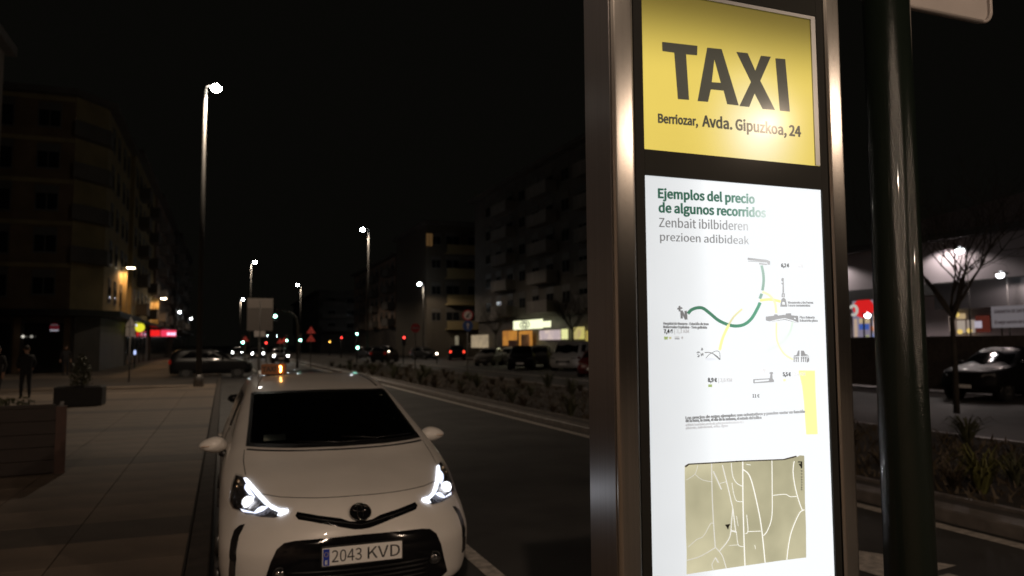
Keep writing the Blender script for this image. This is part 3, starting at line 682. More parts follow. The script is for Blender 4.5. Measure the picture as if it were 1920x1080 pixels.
# plate
pl = MB().box(-.26, .26, -.026, -.008, .452, .566).build('number_plate', mat('plate white', (.88, .86, .83), .35), taxi); bevel(pl, .004)
MB().prism(rounded(-.255, -.215, .457, .561, .004), 'y', -.0275, -.0262).build('blue_strip', mat('plate blue', (.02, .05, .42), .4), pl)
text('plate_text', '2043', -.200, -.008, .474, .074, -.0275, M_rubber, pl, 0); text('plate_text', 'KVD', .030, .245, .474, .074, -.0275, M_rubber, pl, 0)
text('country_letter', 'E', -.243, -.227, .467, .022, -.029, mat('plate letter white', (.8, .8, .8), .5), pl, .02)
st = MB()
for k in range(12):
    a = 2*math.pi*k/12; st.box(-.235+.013*math.cos(a)-.0018, -.235+.013*math.cos(a)+.0018, -.0286, -.0277, .527+.013*math.sin(a)-.0018, .527+.013*math.sin(a)+.0018)
st.build('stars', mat('star yellow', (.8, .6, .05), .5), pl)
pf = MB(); pf.tube([(q[0], -.016, q[1]) for q in rounded(-.266, .266, .446, .572, .008)]+[(.258, -.016, .446)], .006, 6); pf.build('plate_frame', M_dark, pl)
# mirrors
for sx in (-1, 1):
    mr = MB(); mr.ball((0, 0, 0), (.112, .075, .078), 20, 12)
    for i, v in enumerate(mr.v):   # flatten the rear, taper to the tip
        x, y, z = v; t = (x*sx+.112)/.224; k = 1.06-.42*max(0, t)**1.6
        mr.v[i] = (x, min(y, .03)*k, z*k*(1 if z > 0 else .82))
    m_ = mr.build('mirror', M_paint, taxi, (sx*.945, 1.78, 1.035))
    MB().tube([(-sx*.06, .01, -.055), (-sx*.13, .03, -.10), (-sx*.19, .06, -.12)], [.035, .03, .03], 8).build('mirror_arm', M_dark, m_)
    MB().tube([(sx*.03, -.066, .004), (sx*.09, -.052, .0)], [.006, .005], 6).build('turn_signal', mat('turn lens', (.7, .55, .45), .15), m_)
# side glass, roof strips, doors
for sx in (-1, 1):
    g = MB(); zz = np.linspace(1.10, 1.40, 9)
    fr = []
    for z in zz:
        f, w_, c, n, r = sh.row(z); fr.append([(sx*(w_+.004), y_, z) for y_ in np.linspace(f+c+.02+(z-1.1)*.2, r-.62-(z-1.1)*.8, 10)])
    for i in range(8):
        for k in range(9): g.add([fr[i][k], fr[i][k+1], fr[i+1][k+1], fr[i+1][k]], [(0, 1, 2, 3)], True)
    g.build('side_window', M_sideglass, taxi)
    dl = MB()
    for yd in (2.75, 3.75): dl.tube([(sx*(sh.row(z)[1]+.001), yd, z) for z in np.linspace(.32, 1.08, 12)], .004, 5)
    dl.tube([(sx*(sh.row(z)[1]+.003), 2.75, z) for z in np.linspace(1.1, 1.40, 6)], .012, 5)
    dl.tube([(sx*(sh.row(z)[1]+.001), 1.62+(z-.4)*.1, z) for z in np.linspace(.62, 1.0, 6)], .004, 5)
    dl.build('door_seam', seam, taxi)
    for yd in (2.55, 3.55): MB().tube([(sx*.884, yd-.09, .93), (sx*.905, yd-.06, .935), (sx*.905, yd+.06, .935), (sx*.884, yd+.09, .93)], .011, 8).build('door_handle', M_paint, taxi)
    rs = MB(); rs.tube([(sx*(sh.row(z)[1]*.86), sh.S(sh.row(z)[1]*.86, z), z+.002) for z in np.linspace(1.455, 1.54, 6)]+[(sx*.50, 3.75, 1.548)], .006, 6); rs.build('roof_moulding', M_dark, taxi)
# rear lamps and wheels
for sx in (-1, 1): MB().box(sx*.76-.07, sx*.76+.07, 4.22, 4.40, .85, 1.02).build('tail_light', mat('tail lamp red', (.25, .01, .01), .2, emit=None), taxi)
add_wheels(taxi, (.98, 3.76), .872, .315)
# roof sign (rests on the roof: its own thing)
rz_ = 1.562
rsg = thing('taxi_roof_sign', 'small roof box sign reading TAXI with a lit orange 1', 'roof sign', (.495, 8.30, rz_-.012)); rsg.scale = (.8, .8, .8)
MB().prism(rounded(-.155, .155, .02, .155, .02), 'y', -.035, .035).build('sign_box', mat('roof sign amber', (.15, .06, .022), .4, emit=(.4, .12, .03), es=.04), rsg)
MB().box(-.10, .10, -.05, .05, 0, .02).build('foot', M_dark, rsg)
text('sign_letters', 'TAXI', -.145, .03, .06, .058, -.038, mat('sign letter brown', (.03, .012, .004), .5), rsg, .02)
lit = MB(); lit.tube([(.085, -.043, .045), (.090, -.043, .125)], .011, 8); lit.tube([(.070, -.043, .113), (.088, -.043, .128)], .008, 8)
lit.build('tariff_digit', emat('tariff digit', (1, .50, .12), 14), rsg)
MB().prism(rounded(.055, .125, .028, .150, .012), 'y', -.0385, -.0355).build('digit_window', emat('digit glow', (1, .16, .01), .40), rsg)
# aerial
MB().tube([(-.54, 3.05, 1.53), (-.545, 3.2, 1.66), (-.55, 3.3, 1.74)], [.006, .004, .002], 6).build('aerial', M_galv, taxi)

# interior
M_seat = mat('seat fabric', (.025, .025, .027), .85)
sh_in = MB().box(-.68, .68, 1.35, 1.75, .55, 1.02).build('dashboard', M_dark, taxi); bevel(sh_in, .05, 3)
MB().box(-.80, .80, 1.2, 4.3, .28, .34).build('cabin_floor', M_dark, taxi)
def seat(x):
    s_ = MB(); s_.box(x-.25, x+.25, 2.25, 2.80, .45, .60); s_.add([(x-.25, 2.72, .58), (x+.25, 2.72, .58), (x+.25, 2.86, .58), (x-.25, 2.86, .58), (x-.21, 2.90, 1.17), (x+.21, 2.90, 1.17), (x+.21, 3.0, 1.17), (x-.21, 3.0, 1.17)], [(0, 3, 2, 1), (4, 5, 6, 7), (0, 1, 5, 4), (1, 2, 6, 5), (2, 3, 7, 6), (3, 0, 4, 7)], False)
    o = bevel(s_.build('seat', M_seat, taxi), .04, 3); h = MB(); h.box(x-.13, x+.13, 2.90, 3.0, 1.21, 1.38); h.tube([(x-.06, 2.95, 1.15), (x-.06, 2.95, 1.23)], .008, 6); h.tube([(x+.06, 2.95, 1.15), (x+.06, 2.95, 1.23)], .008, 6)
    bevel(h.build('headrest', M_seat, o), .03, 3)
seat(.36); seat(-.36)
swc = Vector((.36, 1.98, .98)); sw = MB(); ax = Vector((0, -.9, .42)).normalized(); u_ = Vector((1, 0, 0)); v_ = ax.cross(u_)
sw.tube([swc+(u_*math.cos(a)+v_*math.sin(a))*.185 for a in np.linspace(0, 2*math.pi, 28)], .014, 8); sw.tube([swc-u_*.18, swc, swc+u_*.18], .012, 6); sw.tube([swc, swc+Vector((0, -.3, -.1))], .03, 8)
sw.build('steering_wheel', M_dark, taxi)
MB().ball((0, 2.20, 1.385), (.12, .02, .035)).build('inner_mirror', M_dark, taxi)
tag(MB().add([(.50, 6.50, 1.045), (.68, 6.50, 1.045), (.68, 6.63, 1.09), (.50, 6.63, 1.09)], [(0, 1, 2, 3)]) or None, None) if 0 else None
ppm = MB(); ppm.box(-.085, .085, -.004, .0, 0, .055); pa = ppm.build('paper_card', mat('paper', (.85, .85, .70), .7), None, tuple(atY(515, 826, 5.08+1.36))); pa.rotation_euler = (R(-40), 0, 0)
tag(pa, 'pale paper card lying on the taxi dashboard behind the windscreen', 'card')
lbl = MB(); lbl.box(-.06, .06, -.002, 0, 0, .014); l_ = lbl.build('windscreen_sticker', mat('sticker pale', (.35, .35, .3), .6), taxi, tuple(sh.pt(.50, 1.388, -.01))); l_.rotation_euler = (R(-58), 0, 0)

# ================================================================== PEOPLE
def person(label, loc, rz, pose, cols, group=None, hair=(.02, .015, .01), scale=1.0):
    root = thing('person', label, 'person', loc, rz, group); root.scale = (scale,)*3
    V = []; Ed = []; Rd = []
    def j(p, r, par=None):
        V.append(p); Rd.append(r)
        if par is not None: Ed.append((par, len(V)-1))
        return len(V)-1
    P = pose
    pel = j(P['pelvis'], .15); bel = j(P['belly'], .175, pel); ch = j(P['chest'], .19, bel); nk = j(P['neckb'], .075, ch); ne = j(P['neck'], .055, nk)
    hd = j(P['head'], .092, ne); ht = j(P['headtop'], .085, hd)
    for sx in ('l', 'r'):
        sh_ = j(P['sh'+sx], .072, ch); el = j(P['el'+sx], .050, sh_); wr = j(P['wr'+sx], .034, el)
        pm = j(P['pm'+sx], .036, wr)
        if P.get('fingers', True):
            d = (Vector(P['pm'+sx])-Vector(P['wr'+sx])).normalized(); side = d.cross(Vector((0, 1, .1))).normalized() if abs(d.y) < .9 else Vector((1, 0, 0))
            for k, ln in enumerate((.058, .07, .066, .05)):
                b = Vector(P['pm'+sx])+side*(k-1.5)*.019+d*.02; f1 = j(tuple(b), .011, pm); f2 = j(tuple(b+d*ln*.55+Vector((0, 0, -.006))), .0095, f1); j(tuple(b+d*ln+Vector((0, 0, -.02))), .008, f2)
            t1 = j(tuple(Vector(P['wr'+sx])+d*.03-side*.035), .012, wr); j(tuple(Vector(P['wr'+sx])+d*.075-side*.048), .0095, t1)
        hp = j(P['hp'+sx], .105, pel); kn = j(P['kn'+sx], .068, hp); ca = j(tuple(Vector(P['kn'+sx])*.62+Vector(P['an'+sx])*.38), .066, kn); an = j(P['an'+sx], .044, ca)
        fd = Vector(P.get('fd'+sx, (0, -1, 0))); hl = j(tuple(Vector(P['an'+sx])+Vector((0, 0, -.045))-fd*.03), .042, an); j(tuple(Vector(P['an'+sx])+Vector((0, 0, -.055))+fd*.16), .034, hl)
    me = bpy.data.meshes.new('body'); me.from_pydata(V, Ed, []); o = link('tmpbody', me)
    md = o.modifiers.new('s', 'SKIN'); lay = me.skin_vertices[0]
    for i, r in enumerate(Rd): lay.data[i].radius = (r, r*(.82 if i in (pel, bel, ch) else 1)); lay.data[i].use_root = (i == 0)
    sb = o.modifiers.new('ss', 'SUBSURF'); sb.levels = 2; sb.render_levels = 2
    bpy.context.view_layer.update()
    bm_ = bpy.data.meshes.new_from_object(o.evaluated_get(bpy.context.evaluated_depsgraph_get())); bpy.data.objects.remove(o); bm_.name = 'body'
    skin = mat('skin', (.38, .22, .15), .55); shoe = mat('shoe leather', (.015, .012, .01), .5)
    for m_ in (cols[0], cols[1], skin, shoe): bm_.materials.append(m_)
    hv = Vector(P['neck']); pz = P['pelvis'][2]
    hands = [Vector(P['pml']), Vector(P['pmr'])]; ank = [Vector(P['anl']), Vector(P['anr'])]
    for p in bm_.polygons:
        c = p.center; i = 0
        if c.z > hv.z-.02 and (c-hv).length < .45 and c.z > P['chest'][2]+.1: i = 2
        elif any((c-h).length < .10 for h in hands): i = 2
        elif any((c-a).length < .13 and c.z < a.z+.02 for a in ank): i = 3
        elif c.z < pz-.02 or (P.get('seated') and c.y < P['pelvis'][1]-.12 and c.z < pz+.12): i = 1
        p.material_index = i; p.use_smooth = True
    for m_ in (0,): pass
    link('body', bm_, root)
    H_ = Vector(P['head']); T_ = Vector(P['headtop'])
    hr = MB(); hr.ball(H_*.4+T_*.6+Vector((0, .018, .012)), (.088, .098, .092)); hr.build('hair', mat('hair %.2f' % hair[0], hair, .7), root)
    fc = MB(); fc.mi = 0
    fy = H_.y-.088
    fc.tube([(H_.x, fy-.004, H_.z+.035), (H_.x, fy-.026, H_.z+.0), (H_.x, fy-.008, H_.z-.004)], [.008, .014, .008], 6)
    for sx in (-1, 1): fc.ball((H_.x+sx*.090, H_.y+.005, H_.z+.01), (.012, .022, .032), 8, 6)
    fc.mi = 1
    for sx in (-1, 1): fc.ball((H_.x+sx*.034, fy+.006, H_.z+.03), (.013, .008, .007), 8, 6)
    fc.mi = 2; fc.ball((H_.x, fy+.004, H_.z-.04), (.024, .008, .006), 8, 6)
    fc.build('face', [skin, mat('eye', (.03, .02, .02), .2), mat('lips', (.25, .08, .07), .5)], root)
    return root
def walk_pose(st=.16, arm=.12, pockets=False):
    p = dict(pelvis=(0, 0, .95), belly=(0, 0, 1.10), chest=(0, 0, 1.30), neckb=(0, .01, 1.46), neck=(0, 0, 1.53), head=(0, -.015, 1.63), headtop=(0, 0, 1.70),
             shl=(.19, 0, 1.40), shr=(-.19, 0, 1.40), ell=(.26, arm*.5, 1.14), elr=(-.26, -arm*.3, 1.14), hpl=(.09, 0, .88), hpr=(-.09, 0, .88),
             knl=(.10, -st*.6, .50), knr=(-.10, st*.2, .50), anl=(.10, -st, .09), anr=(-.10, st, .11))
    if pockets: p.update(wrl=(.20, -.08, .98), wrr=(-.20, -.08, .98), pml=(.16, -.10, .94), pmr=(-.16, -.10, .94), fingers=True)
    else: p.update(wrl=(.26, -arm, .92), wrr=(-.26, arm, .92), pml=(.26, -arm-.02, .85), pmr=(-.26, arm+.01, .85))
    return p
ck = mat('dark coat', (.012, .012, .013), .85); tr_ = mat('dark trousers', (.014, .014, .018), .85); coat2 = mat('charcoal jacket', (.02, .018, .018), .8)
person('person in a dark padded coat walking near the stone planter', (-6.15, 29.4, .12), R(200), walk_pose(.14, .06, True), (ck, tr_))
person('person in dark clothes standing by the shop doorway of the corner building', (-8.75, 51.4, .12), R(20), walk_pose(.05, .03), (coat2, tr_))
q = atY(2, 700, 27.5); person('person in dark clothes cut off by the picture edge', (q.x-.12, 27.5, .12), R(160), walk_pose(.2, .1), (coat2, tr_))
drv = dict(pelvis=(0, .0, .60), belly=(0, .04, .74), chest=(0, .07, .95), neckb=(0, .06, 1.08), neck=(0, .03, 1.14), head=(0, 0, 1.235), headtop=(0, .015, 1.30),
           shl=(.18, .06, 1.02), shr=(-.18, .06, 1.02), ell=(.25, -.20, .86), elr=(-.25, -.20, .86), wrl=(.17, -.44, .98), wrr=(-.17, -.44, .98), pml=(.165, -.50, 1.01), pmr=(-.165, -.50, 1.01),
           hpl=(.1, -.05, .58), hpr=(-.1, -.05, .58), knl=(.14, -.48, .62), knr=(-.14, -.48, .62), anl=(.13, -.72, .36), anr=(-.13, -.72, .36), seated=True)
person('driver in a dark jacket behind the wheel of the white taxi', (.88+.36, 5.08+2.62, 0), 0, drv, (mat('driver jacket', (.035, .04, .05), .8), tr_))

# ================================================================== STREET LAMPS
M_lens = emat('lamp lens white', (1, .93, .80), 160); M_lens2 = emat('lamp lens cool', (.88, .95, 1), 90); M_lensw = emat('lamp lens amber', (1, .80, .52), 60)
def light(name, loc, energy, color, size=2.6, rad=.12, parent=None, rot=(0, 0, 0)):
    ld = bpy.data.lights.new(name, 'SPOT'); ld.energy = energy; ld.color = color; ld.spot_size = size; ld.spot_blend = .25; ld.shadow_soft_size = rad
    l = bpy.data.objects.new(name, ld); COL.objects.link(l); l.parent = parent; l.location = loc; l.rotation_euler = rot; return l
WARM = (1, .80, .60)
def street_lamp(label, x, y, h, arm, lens, energy=0, color=WARM, r=.085, lw=.24, group=None, base=.12, size=2.7, pm=None):
    pm = pm or mat('lamp post paint', (.036, .034, .031), .6)
    t = thing('street_lamp', label, 'street lamp', (x, y, base), 0, group); h -= base
    MB().tube([(0, 0, 0), (0, 0, h*.5), (0, 0, h)], [r, r*.8, r*.5], 14).build('pole', pm, t)
    MB().tube([(0, 0, 0), (0, 0, .35), (0, 0, .5)], [r*1.7, r*1.6, r*1.05], 14).build('base', M_galv, t)
    s_ = 1 if arm > 0 else -1
    MB().tube([(0, 0, h-.08), (arm*.4, 0, h+.02), (arm, 0, h+.04)], r*.4, 8).build('arm', M_galv, t)
    hd = MB().box(min(arm, arm+s_*.5), max(arm, arm+s_*.5), -.13, .13, h, h+.07).build('lamp_head', M_galv, t); bevel(hd, .03)
    c = arm+s_*.3
    L = MB(); L.ball((c, 0, h-.03), (lw*.8, max(.15, lw*.6), max(.12, lw*.62)), 16, 10); L.build('lens', lens, hd)
    if energy: light('lamp_light', (c, 0, h-.30), energy, color, size, .12, t)
    return t
g1 = gnd(372, 725, .12)
street_lamp('tallest street lamp with a glaring white head, behind the waiting taxi', g1.x, g1.y, 13.0, .12, M_lens, 2600, WARM, .12, lw=.27, size=2.3)
def lamp_at(px, py, h, lab, lens, energy, arm=-.2, **k):
    d = ray(px, py); t = (h-CAMH)/d.z; p = CPOS+d*t
    return street_lamp(lab, p.x-arm*1.6, p.y, h, arm, lens, energy, **k)
lamp_at(683, 430, 12.5, 'tall street lamp with a small white head standing in the median', M_lens2, 1300, -.25, size=2.8)
lamp_at(475, 491, 11.5, 'street lamp rising behind the blank rectangular sign panel', M_lens2, 1100, .15, size=2.9)
lamp_at(560, 534, 11, 'street lamp to the right of the curved signal arm', M_lens2, 1100, -.2, size=2.9)
lamp_at(453, 561, 10, 'street lamp low to the left of the blank sign panel', M_lens2, 900, .1)
lamp_at(789, 532, 9, 'street lamp in front of the balconied block', M_lens2, 450, -.2, size=2.9)
lamp_at(357, 597, 8, 'street lamp far down the left pavement, above the dark parked car', M_lens2, 0, .2)
GL = 'distant street lamps'
for k, (px, py, h) in enumerate([(340, 585, 7), (380, 625, 6), (503, 629, 7), (520, 629, 7), (568, 622, 8), (559, 627, 7), (596, 615, 8), (616, 601, 8), (639, 602, 8), (676, 589, 8)]):
    lamp_at(px, py, h, 'tiny street lamp light far down the avenue', M_lens2, 0, -.1, group=GL, lw=.16, r=.05)
# lamp in front of the totem whose light the panels and the car mirror (behind the camera)
dd = ray(1441, 222); hitp = CPOS+dd*((1.507)/dd.y); tt_ = (9.0-CAMH)/dd.z; mirp = CPOS+dd*tt_; lx, ly = mirp.x, 2*1.507-mirp.y
near = street_lamp('street lamp across the avenue facing the totem', lx+.3, ly, 9.1, -.01, M_lens, 2700, (1, .73, .53), .085, .3, size=3.14)
l2 = street_lamp('street lamp on the pavement behind the totem', -3.4, -7.5, 9.0, .6, M_lens, 1700, (1, .73, .53), .085, .3, size=3.0)
l3 = street_lamp('street lamp on the median beyond the parked cars', 10.2, 13.5, 9.5, -.5, M_lens, 0, (1, .80, .62), .085, .3) if 0 else None
# wall lamps on the left facade
def wall_lamp(label, px, py, x, en):
    p = atX(px, py, x+1.1) if 0 else atX(px, py, x)
    t = thing('wall_lamp', label, 'wall lamp', tuple(p))
    MB().tube([(-.75, 0, -.1), (-.3, 0, .12), (0, 0, .08)], .03, 8).build('bracket', M_galv, t)
    hd = MB().box(-.32, .32, -.15, .15, .03, .12).build('lamp_head', M_galv, t); MB().ball((0, 0, .02), (.30, .13, .05)).build('lens', M_lensw, hd)
    light('lamp_light', (0, 0, -.08), en, (1, .52, .20), 2.9, .1, t); return t, p

# ================================================================== BUILDINGS
def window_meshes(nm, wd, hg, lit=None, shutter=.4):
    f = MB(); t = .07
    f.box(-wd/2-t, wd/2+t, -.05, 0, -t-.05, 0); f.box(-wd/2-t, wd/2+t, -.05, 0, hg, hg+t); f.box(-wd/2-t, -wd/2, -.05, 0, .002, hg-.002); f.box(wd/2, wd/2+t, -.05, 0, .002, hg-.002); f.box(-.03, .03, -.045, 0, .003, hg-.003)
    fm = f.mesh('window', mat('window frame', (.10, .09, .08), .5))
    p = MB().box(-wd/2, wd/2, -.02, -.005, 0, hg*(1-shutter)); pm = p.mesh('pane', lit or mat('dark pane', (.012, .013, .014), .08))
    s = MB()
    for k in range(5): s.box(-wd/2, wd/2, -.034-.004*(k % 2), -.006, hg*(1-shutter)+k*hg*shutter/5, hg*(1-shutter)+(k+.94)*hg*shutter/5)
    smm = s.mesh('shutter', mat('roller shutter', (.11, .10, .085), .6))
    return fm, pm, smm
WM = {}
def put_window(b, face, a, c, z, wd=1.6, hg=1.4, sh_=.4, key='w', lit=None):
    """face: 'S' wall facing -y at y=c, 'E' wall facing +x at x=c, 'W' wall facing -x at x=c; a = coordinate along the wall"""
    k = (wd, hg, sh_, key)
    if k not in WM: WM[k] = window_meshes(key, wd, hg, lit, sh_)
    fm, pm, sm_ = WM[k]; loc, rz = {'S': ((a, c, z), 0), 'E': ((c, a, z), R(90)), 'W': ((c, a, z), R(-90))}[face]
    o = link('window', fm, b, loc, rz); link('pane', pm, o)
    if sh_ > 0: link('shutter', sm_, o)
    return o
def balcony(b, face, a, c, z, wd, dp=1.1, m=None, hg=1.0):
    s = MB(); s.box(-wd/2, wd/2, -dp, 0, 0, .14); s.box(-wd/2, wd/2, -dp, -dp+.09, .142, hg); s.box(-wd/2, -wd/2+.09, -dp+.092, 0, .142, hg); s.box(wd/2-.09, wd/2, -dp+.092, 0, .142, hg); s.box(-wd/2-.03, wd/2+.03, -dp-.03, -dp+.12, hg+.002, hg+.06)
    loc, rz = {'S': ((a, c, z), 0), 'E': ((c, a, z), R(90)), 'W': ((c, a, z), R(-90))}[face]
    return s.build('balcony', m, b, loc, rz)
M_br = mat('brown brick wall', (.16, .105, .06), .85, noise=.22, nscale=.9, bump=.3, bscale=30)
M_ochre = mat('ochre render', (.27, .21, .10), .85, noise=.22, nscale=.7); M_pink = mat('pinkish render', (.24, .17, .13), .85, noise=.2, nscale=.7)
M_grey = mat('grey render', (.11, .098, .086), .85, noise=.2, nscale=.6); M_bal = mat('pale balcony', (.21, .19, .175), .8, noise=.15, nscale=1.5); M_baly = mat('ochre balcony', (.30, .23, .11), .8, noise=.15)
M_ground = mat('dark shopfront', (.055, .045, .035), .6, noise=.3, nscale=1)
# --- corner block on the left
cb = thing('apartment_building', 'brown corner apartment block with pale floor bands and a dark ground-floor canopy', 'building')
XE, YS, HB = -7.8, 55.8, 18.3
MB().box(-24, XE-1.6, YS, YS+16, 4.2, HB).build('wall', M_br, cb)
# chamfered corner
MB().prism([(XE-1.598, YS), (XE, YS+2.4), (XE, YS+16), (XE-1.598, YS+16)], 'z', 4.2, HB).build('wall', M_ochre, cb)
MB().box(-24, XE-1.3, YS+.3, YS+16, .12, 4.19).build('ground_floor', M_ground, cb)
MB().prism([(XE-1.29, YS+.5), (XE-.1, YS+2.4), (XE-.1, YS+16), (XE-1.29, YS+16)], 'z', .12, 4.19).build('ground_floor', M_ground, cb)
MB().prism([(-24.3, YS-.5), (XE-1.5, YS-.5), (XE+.6, YS+2.2), (XE+.6, YS+16.2), (-24.3, YS+16.2)], 'z', HB+.002, HB+.4).build('cornice', M_grey, cb)
MB().prism([(-24, YS-1.3), (XE-1.4, YS-1.3), (XE+1.2, YS+1.6), (XE+1.2, YS+16), (-24, YS+16)], 'z', 3.78, 4.18).build('canopy', M_dark, cb)
for f in range(5):
    z = 4.7+2.75*f
    for a in (-17.6, -14.1): put_window(cb, 'S', a, YS-.003, z+.35, 2.3, 1.9, .3)
    put_window(cb, 'S', -10.9, YS-.003, z+.5, 1.2, 1.5, .3)
    MB().box(-24.0, XE-1.65, YS-.07, YS-.002, z+2.22, z+2.5).build('floor_band', M_ochre, cb)
    if f:
        s = MB(); s.prism([(XE-1.5, YS-.9), (XE+.3, YS+1.4), (XE+.3, YS+2.9), (XE-.001, YS+2.39), (XE-1.598, YS-.001)], 'z', z-.15, z+.85); s.build('balcony', M_grey, cb)
    for a in (5.2, 8.2, 11.6, 14.2): put_window(cb, 'E', YS+a, XE+.003, z+.3, 1.1, 1.6, .35)
for a, wd in ((-17.5, 3.0), (-13.8, 2.3), (-10.8, 2.2)):
    MB().box(a-wd/2, a+wd/2, YS+.2, YS+.298, .14, 3.3).build('shop_front', mat('shop glass dark', (.01, .011, .011), .12), cb)
for a in (-19.4, -15.6, -12.3, -9.5): MB().box(a-.18, a+.18, YS+.1, YS+.297, .13, 3.7).build('pillar', M_br, cb)
sgn = thing('door_notice', 'small round red sign with white bar inside the dark doorway', 'sign', (-13.4, YS+.12, 1.9))
q = atY(102, 614, YS+.1); sgn.location = (q.x, YS+.1, q.z)
MB().prism([(.27*math.cos(a), .27*math.sin(a)) for a in np.linspace(0, 2*math.pi, 24)[:-1]], 'y', -.02, .02).build('disc', mat('sign red', (.35, .02, .03), .4, emit=(.4, .03, .05), es=.12), sgn)
MB().box(-.24, .24, -.035, -.021, -.24, -.13).build('bar', mat('sign white glow', (.7, .7, .75), .4, emit=(.6, .6, .7), es=.35), sgn)
MB().box(-.2, .2, -.035, -.021, .12, .2).build('bar', mat('sign white dim', (.5, .5, .5), .4, emit=(.5, .5, .55), es=.08), sgn)
for k, (px, lb) in enumerate(((43, 'small white lamp left of the dark doorway'), (59, 'dimmer small lamp nearest to the dark doorway'))):
    q = atY(px, 631, YS-.25); t = thing('shop_lamp', lb, 'lamp', tuple(q)); MB().tube([(0, .25, .1), (0, 0, .06)], .02, 6).build('bracket', M_dark, t); MB().ball((0, 0, 0), .09).build('bulb', emat('shop bulb %d' % k, (.8, .75, .65), .9-.55*k), t)
# --- the long terrace behind it
def terrace(label, y0, y1, xe, h, nf, m, mb, seed):
    b = thing('apartment_building', label, 'building'); random.seed(seed)
    MB().box(xe-14, xe, y0, y1, 4.2, h).build('wall', m, b); MB().box(xe-13.9, xe-.35, y0, y1, .12, 4.19).build('ground_floor', M_ground, b)
    MB().box(xe-14, xe+.7, y0, y1, h+.002, h+.35).build('cornice', M_grey, b); MB().box(xe-.34, xe+1.0, y0+.05, y1-.05, 3.75, 4.0).build('canopy', M_dark, b)
    n = int((y1-y0)/3.6)
    for f in range(nf):
        z = 4.9+(h-5.2)/nf*f
        for i in range(n):
            yy = y0+1.8+3.6*i
            put_window(b, 'E', yy, xe+.003, z+.3, 1.3, 1.6, .4)
            if i % 3 == 1: balcony(b, 'E', yy, xe, z-.3, 2.6, .9, mb)
    for i in range(n): MB().box(xe-.34, xe-.28, y0+3.6*i+.5, y0+3.6*i+3.0, .13, 3.3).build('shop_front', MATS['shop glass dark'], b)
    return b
TERR = []
TERR.append(terrace('dim ochre terrace with balconies, second block along the left pavement', 72.0, 93, -7.5, 18.6, 5, M_ochre, M_grey, 1))
terrace('dim grey terrace, third block along the left pavement', 93.1, 122, -7.3, 18.6, 5, M_pink, M_bal, 2)
terrace('faint far terrace ending the left row of buildings', 122.1, 165, -6.8, 18.2, 5, M_grey, M_bal, 3)
# nearest left block, only its corner in view
nb = thing('apartment_building', 'block at the left picture edge with a pale lit cornice', 'building')
q = atY(8, 100, 46); NX = q.x
MB().box(NX-16, NX, -45, 46, .12, q.z).build('wall', mat('pale pink render', (.34, .28, .24), .85, noise=.2, nscale=.5), nb); MB().box(NX-16, NX+.5, -45.5, 46.4, q.z+.002, q.z+.5).build('cornice', M_bal, nb)
for f in range(5):
    for yy in range(13): put_window(nb, 'E', 43.4-5.2*yy, NX+.003, 3.2+2.9*f, 1.4, 1.5, .4)
# wall lamps
def fin(b, pxa, pxb, py, x, z0, m):
    p = atX(pxa, py, x); q_ = atY(pxb, py, p.y); MB().box(x, q_.x, p.y, p.y+.5, z0, atX(pxa, py, x).z).build('pilaster', m, b); return p, q_
pf1, qf1 = fin(cb, 229.5, 238.5, 500, XE, 4.2, M_ochre)
(wl1, q1) = wall_lamp('wall lamp glowing above the orange lit strip of the corner', 245, 503, XE+1.3, 420)
(wl2, q2) = wall_lamp('smaller wall lamp further along the left terrace', 307, 560, XE+1.5, 330)
wl1.location = (qf1.x+.35, pf1.y-.75, atY(245, 503, pf1.y-.75).z)
MB().box(-7.5, -6.85, wl2.location.y+.9, wl2.location.y+1.4, 4.1, wl2.location.z+.1).build('pilaster', M_ochre, TERR[0])

# right blocks
def right_block(label, x0, y0, y1, h, nf, m, mb, depth=14, bal=True, face='W', south=True, wstep=3.4):
    b = thing('apartment_building', label, 'building')
    MB().box(x0, x0+depth, y0, y1, 4.3, h).build('wall', m, b); MB().box(x0+.4, x0+depth-.1, y0+.3, y1-.1, .13, 4.29).build('ground_floor', M_ground, b)
    MB().box(x0-.8, x0+depth, y0-.6, y1, h+.002, h+.4).build('cornice', M_grey, b)
    n = int((y1-y0-1)/wstep); fh = (h-4.9)/nf
    for f in range(nf):
        z = 4.9+fh*f
        for i in range(n):
            put_window(b, 'W', y0+1.9+wstep*i, x0-.003, z+.4, 1.5, 1.5, .35)
            if bal and i % 3 == 0: balcony(b, 'W', y0+2.6+wstep*i, x0, z-.35, 4.6, 1.1, mb, 1.05)
        if south:
            for i in range(int((depth-2)/4.0)): put_window(b, 'S', x0+2.6+4.0*i, y0-.003, z+.4, 1.5, 1.5, .35)
            balcony(b, 'S', x0+3.0, y0, z-.35, 5.2, 1.1, mb, 1.05)
    return b
rc = right_block('large grey apartment block with pale balconies above the lit shops', 27.5, 50.0, 84, 18.3, 5, M_grey, M_bal)
